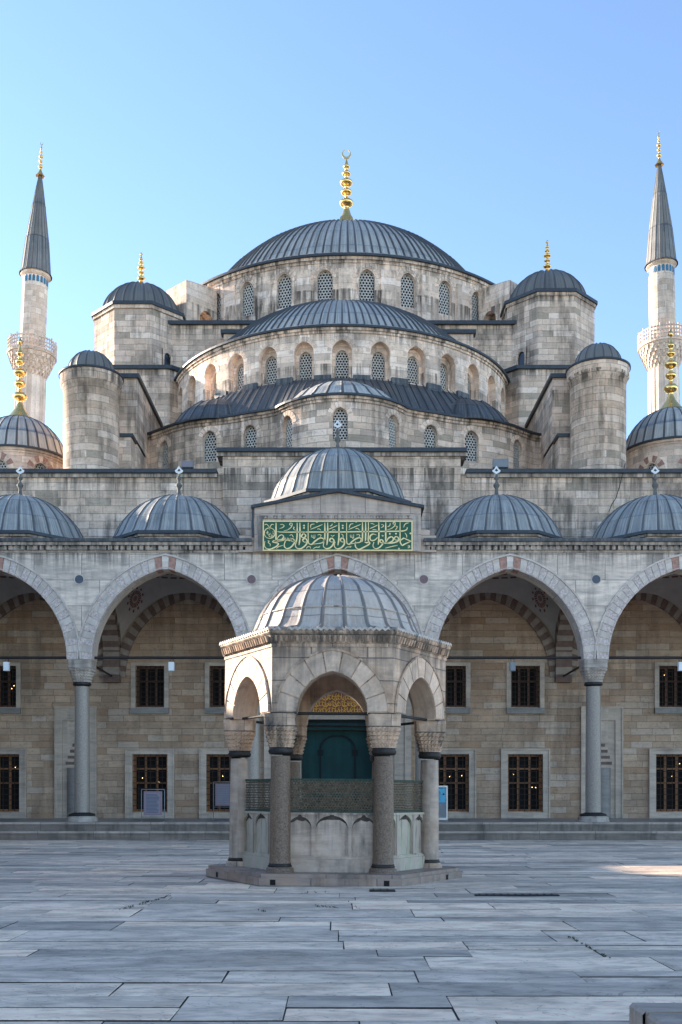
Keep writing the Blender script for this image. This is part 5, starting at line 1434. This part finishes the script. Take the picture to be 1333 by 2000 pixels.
# ================================================================== SMALL THINGS
def sign_frame(px0, px1, y_top, Y, ppx0, ppx1, pyt, pyb, name, label, kind):
    f = lambda px: (px-PX)*Y/F; h = lambda py: E+(PY-py)*Y/F
    t = thing('sign_stand', label, 'sign', ((f(px0)+f(px1))/2, Y, FL+.01))
    x0, x1, zt = f(px0), f(px1), h(y_top); mb = MB()
    if kind != 'totem':
        for x in (x0, x1): mb.bar((x, Y, FL+.02), (x, Y, zt), .016, 0, 8); mb.bar((x, Y-.22, FL+.025), (x, Y+.22, FL+.025), .02, 0, 6)
        mb.bar((x0, Y, zt), (x1, Y, zt), .016, 0, 8); mb.bar((x0, Y, h(pyb)-.06), (x1, Y, h(pyb)-.06), .012, 0, 8)
    else:
        for x in (x0, x1): mb.box(x-.03, x+.03, Y-.03, Y+.03, FL+.01, zt, 0)
        mb.box(x0+.03, x1-.03, Y-.03, Y+.03, zt-.07, zt, 0); mb.box(x0+.03, x1-.03, Y-.028, Y+.028, FL+.01, FL+.10, 0)
    mb.build('frame', 'steel' if kind == 'totem' else 'greyh', t)
    a, b, zb_, zt_ = f(ppx0), f(ppx1), h(pyb), h(pyt)
    mb = MB(); mb.box(a, b, Y-.012, Y+.012, zb_, zt_, 0)
    m_ = .045; yy = Y-.016
    def strip(xa, xb, za, zc, m): mb.face([(xa, yy, za), (xb, yy, za), (xb, yy, zc), (xa, yy, zc)], None, m)
    if kind != 'totem':
        strip(a+m_, b-m_, zb_+m_, zb_+m_+.012, 2); strip(a+m_, b-m_, zt_-m_-.012, zt_-m_, 2); strip(a+m_, a+m_+.012, zb_+m_, zt_-m_, 2); strip(b-m_-.012, b-m_, zb_+m_, zt_-m_, 2)
    r = random.Random(len(label)); z = zt_-.11
    while z > zb_+.10:
        if kind == 'dense': strip(a+.09, b-.09-r.random()*.12, z-.022, z, 1); z -= .052
        elif kind == 'light':
            strip(a+.07, b-.07, z-.008, z, 1); z -= .075
        else: strip(a+.04, a+(b-a)*(.55+.1*r.random()), z-.02, z, 1); z -= .06
    if kind == 'totem': mb.lathe([(0, (zb_+zt_)/2+.0), (.05, (zb_+zt_)/2+.05), (0, (zb_+zt_)/2+.1)], (b-.08, yy), 10, m=1)
    mb.build('board', ['cyan' if kind == 'totem' else 'paper', 'ink', 'redline'], t)
    if kind == 'totem':
        mb = MB(); mb.box(x0+.03, x1-.03, Y-.01, Y+.01, FL+.1, zb_-.01, 0); mb.build('lower_panel', 'greyh', t)
sign_frame(276.5, 321.5, 1542.5, 39.85, 281, 317, 1546, 1593, 's', 'grey framed notice board densely printed with text in front of left window', 'dense')
sign_frame(417.5, 455, 1527.5, 44.0, 421, 451, 1531, 1574, 's', 'pale blue notice board on metal stand half hidden behind fountain column', 'light')
sign_frame(842, 873.5, 1535, 43.3, 844, 871, 1540, 1568, 's', 'steel totem with cyan poster standing right of the fountain', 'totem')
def hung_lamp(x, mat, label, py=1293):
    y = 40.85; zt = 7.02; t = thing('hanging_floodlight', label, 'lamp', (x, y, zt-.5), 'floodlights hung from the tie rods')
    mb = MB(); mb.box(x-.105, x+.105, y-.08, y+.08, zt-.50, zt-.16, 0); mb.box(x-.085, x+.085, y-.09, y-.081, zt-.48, zt-.20, 0); mb.build('housing', mat, t)
    mb = MB(); mb.bar((x-.06, y+.1, zt+.03), (x-.06, y, zt-.16), .010); mb.bar((x+.06, y+.1, zt+.03), (x+.06, y, zt-.16), .010); mb.bar((x-.08, y+.1, zt+.03), (x+.08, y+.1, zt+.03), .012)
    mb.bar((x+.02, y+.08, zt+.1), (x+.12, y+.12, zt+.28), .006); mb.build('bracket', 'iron', t)
hung_lamp((12.5-PX)/50.2, 'white', 'white box floodlight hanging in the leftmost arch')
hung_lamp((335-PX)/50.2, 'white', 'white box floodlight hanging in the arch left of the fountain')
hung_lamp((1002-PX)/50.2, 'greyh', 'grey box floodlight hanging in the arch right of the fountain')
hung_lamp((1331-PX)/50.2, 'white', 'white box floodlight at the right edge in the rightmost arch')
for px, mt, lb, w in ((366, 'paper', 'pale blue floodlight on the wall coping left of the portal dome', .26), (979, 'greyh', 'dull grey box on the wall coping right of the portal dome', .34)):
    x = (px-PX)*46.4/F; t = thing('roof_floodlight', lb, 'lamp', (x, 46.5, 16.12))
    mb = MB(); mb.box(x-w, x+w, 46.42, 46.62, 16.20, 16.20+w*1.1, 0); mb.box(x-w*.85, x+w*.85, 46.405, 46.419, 16.22, 16.20+w*.95, 0); mb.build('housing', mt, t)
    mb = MB(); mb.bar((x-w*.6, 46.52, 16.10), (x-w*.6, 46.52, 16.22), .02); mb.bar((x+w*.6, 46.52, 16.10), (x+w*.6, 46.52, 16.22), .02); mb.build('bracket', 'iron', t)
# cable hanging down the wall on the right
mb = MB(); pts = [((px-PX)*46.42/F, 46.42, E+(PY-py)*46.42/F) for px, py in ((1222, 905), (1216, 930), (1211, 950), (1204, 972), (1196, 985), (1190, 1000))]
for a, b in zip(pts, pts[1:]): mb.bar(a, b, .018, 0, 5)
tag(mb.build('hanging_cable', 'iron'), 'thin black cable drooping down the stone wall above the right domes', 'cable')
# marble bench end in the near corner
b_ = thing('kerb_block', 'weathered marble kerb block in the bottom right corner of the courtyard', 'kerb', (2.6, 5.6, 0))
def rough_block(x0, x1, y0, y1, z0, z1, name):
    mb = MB(); r = random.Random(int(y0*10)); bv = .02
    def ring(e, z, j): return [(x0+e+r.uniform(-j, j), y0+e), (x1-e, y0+e), (x1-e, y1-e+r.uniform(-j, j)), (x0+e+r.uniform(-j, j), y1-e)]
    nx, ny = 16, 10
    pts = lambda z, e: [(x0+e+r.uniform(-.006, .006), y0+(y1-y0)*i/ny) for i in range(ny, -1, -1)]
    L0, L1_ = pts(z0, 0), pts(z1-bv, 0); L2 = [(p[0]+bv, p[1]) for p in L1_]
    for i in range(ny):
        mb.face([(*L0[i], z0), (*L0[i+1], z0), (*L1_[i+1], z1-bv), (*L1_[i], z1-bv)], None, 0); mb.face([(*L1_[i], z1-bv), (*L1_[i+1], z1-bv), (*L2[i+1], z1), (*L2[i], z1)], None, 0)
        mb.face([(*L2[i], z1), (*L2[i+1], z1), (x1, L2[i+1][1], z1), (x1, L2[i][1], z1)], None, 0)
    mb.face([(x1, y1, z0), (L0[0][0], y1, z0), (L1_[0][0], y1, z1-bv), (L2[0][0], y1, z1), (x1, y1, z1)], None, 0); mb.face([(L0[-1][0], y0, z0), (x1, y0, z0), (x1, y0, z1), (L2[-1][0], y0, z1)], None, 0)
    mb.face([(x1, y0, z0), (x1, y1, z0), (x1, y1, z1), (x1, y0, z1)], None, 0)
    return mb.build(name, 'kerb', b_)
M['kerb'] = marble('kerb_marble', (.46, .39, .33), (.26, .22, .19), 5, 5, .6, .8, joints=False, warm=.25)
rough_block(1.84, 4.2, 6.34, 6.62, -.01, .345, 'end_stone'); rough_block(1.86, 4.2, 4.4, 6.325, -.01, .34, 'long_stone')
# drain covers, scraps, weeds
def slab_thing(name, pxa, pxb, py, depth, mat, label, cat, th=.02):
    Y = E*F/(py-PY); x0, x1 = (pxa-PX)*Y/F, (pxb-PX)*Y/F; mb = MB(); mb.box(x0, x1, Y-depth/2, Y+depth/2, .0, th, 0)
    for i in range(int((x1-x0)/.12)): xx = x0+.06+i*.12; mb.box(xx, xx+.03, Y-depth/2+.03, Y+depth/2-.03, th, th+.008, 0)
    return tag(mb.build(name, mat), label, cat)
slab_thing('drain_cover', 928, 1092, 1750, .16, 'iron', 'long dark drain cover in the paving right of the fountain', 'drain cover')
slab_thing('drain_cover', 722, 772, 1741, .30, 'bronze', 'small dark metal cover just in front of the fountain plinth', 'drain cover')
mb = MB(); Y = E*F/(1728-PY); x = (556-PX)*Y/F
for k in range(5): mb.face([(x+.03*k, Y-.02, .012+.01*k), (x+.05+.03*k, Y-.03, .03), (x+.06+.02*k, Y+.03, .05-.005*k), (x+.02*k, Y+.03, .02)], None, 0)
tag(mb.build('paper_scrap', 'white'), 'crumpled white paper scrap lying before the fountain plinth', 'litter')
mb = MB(); Y = E*F/(1636-PY)-.6; x = (90-PX)*Y/F
for k in range(5): mb.face([(x+.03*k, Y-.02, .014+.01*k), (x+.05+.03*k, Y-.03, .03), (x+.06+.02*k, Y+.03, .06-.005*k), (x+.02*k, Y+.03, .02)], None, 0)
tag(mb.build('plastic_scrap', 'cyan'), 'tiny blue plastic scrap at the foot of the left portico steps', 'litter')
mb = MB(); r = random.Random(9)
seeds = []
for (pa, ya, pb, yb2, n) in ((235, 1778, 330, 1752, 60), (505, 1778, 520, 1782, 8), (1190, 1872, 1110, 1830, 30), (615, 1770, 660, 1775, 18), (680, 1760, 700, 1775, 8), (590, 1745, 640, 1742, 10)):
    for k in range(n):
        t = r.random(); px, py = pa+(pb-pa)*t+r.uniform(-3, 3), ya+(yb2-ya)*t+r.uniform(-1.5, 1.5); Y = E*F/(py-PY); seeds.append(((px-PX)*Y/F, Y))
for x, y in seeds:
    for q in range(5):
        a = r.uniform(0, 6.28); l = r.uniform(.012, .035); w = .006
        mb.face([(x-w*sin(a), y+w*cos(a), .0), (x+w*sin(a), y-w*cos(a), .0), (x+l*cos(a), y+l*sin(a), l*r.uniform(.5, 1.2))], None, 0)
o = mb.build('weeds', 'weed'); o['kind'] = 'stuff'; o['label'] = 'small weeds growing in the paving joints'; o['category'] = 'weeds'

# ================================================================== the courtyard wing on the left (out of frame; it shades the court)
wg = thing('courtyard_wing', 'left wing of the courtyard arcade, beyond the edge of the photo', 'arcade', (-26.6, 15, 0))
mb = MB(); xw = -BAY*3.5
Pw = lambda u, d: (xw-d, u)
wops = [dict(u=40.1-BAY*(k+.5), a=AA, sill=.1, spring=SPR, h=AH, n=16) for k in range(8)]
strip_wall(mb, Pw, 40.1-BAY*8, 40.1, .1, 11.3, wops, .9, m=0, back=0, thick=.9)
mb.box(xw-6.9, xw-6.3, 40.1-BAY*8, 46.9, .1, 11.3, 0)
mb.build('arcade_wall', 'marble', wg)
mb = MB(); mb.box(xw-6.9, xw+.3, 40.1-BAY*8, 46, 11.3, 11.6, 0); mb.build('roof', 'lead_dk', wg)
mb = MB(); mb.lathe(sphere_prof(2.66, 2.12, 12.0, 10), (xw-3.3, 40.1-BAY*.5), 40); mb.prism(octa(xw-3.3, 40.1-BAY*.5, 2.85), 11.6, 12.0, 0)
d0 = mb.build('dome', 'lead_lt', wg, origin=(xw-3.3, 40.1-BAY*.5, 11.6))
for k in range(1, 8): copy_tree(d0, wg, (xw-3.3, 40.1-BAY*(k+.5), 11.6))
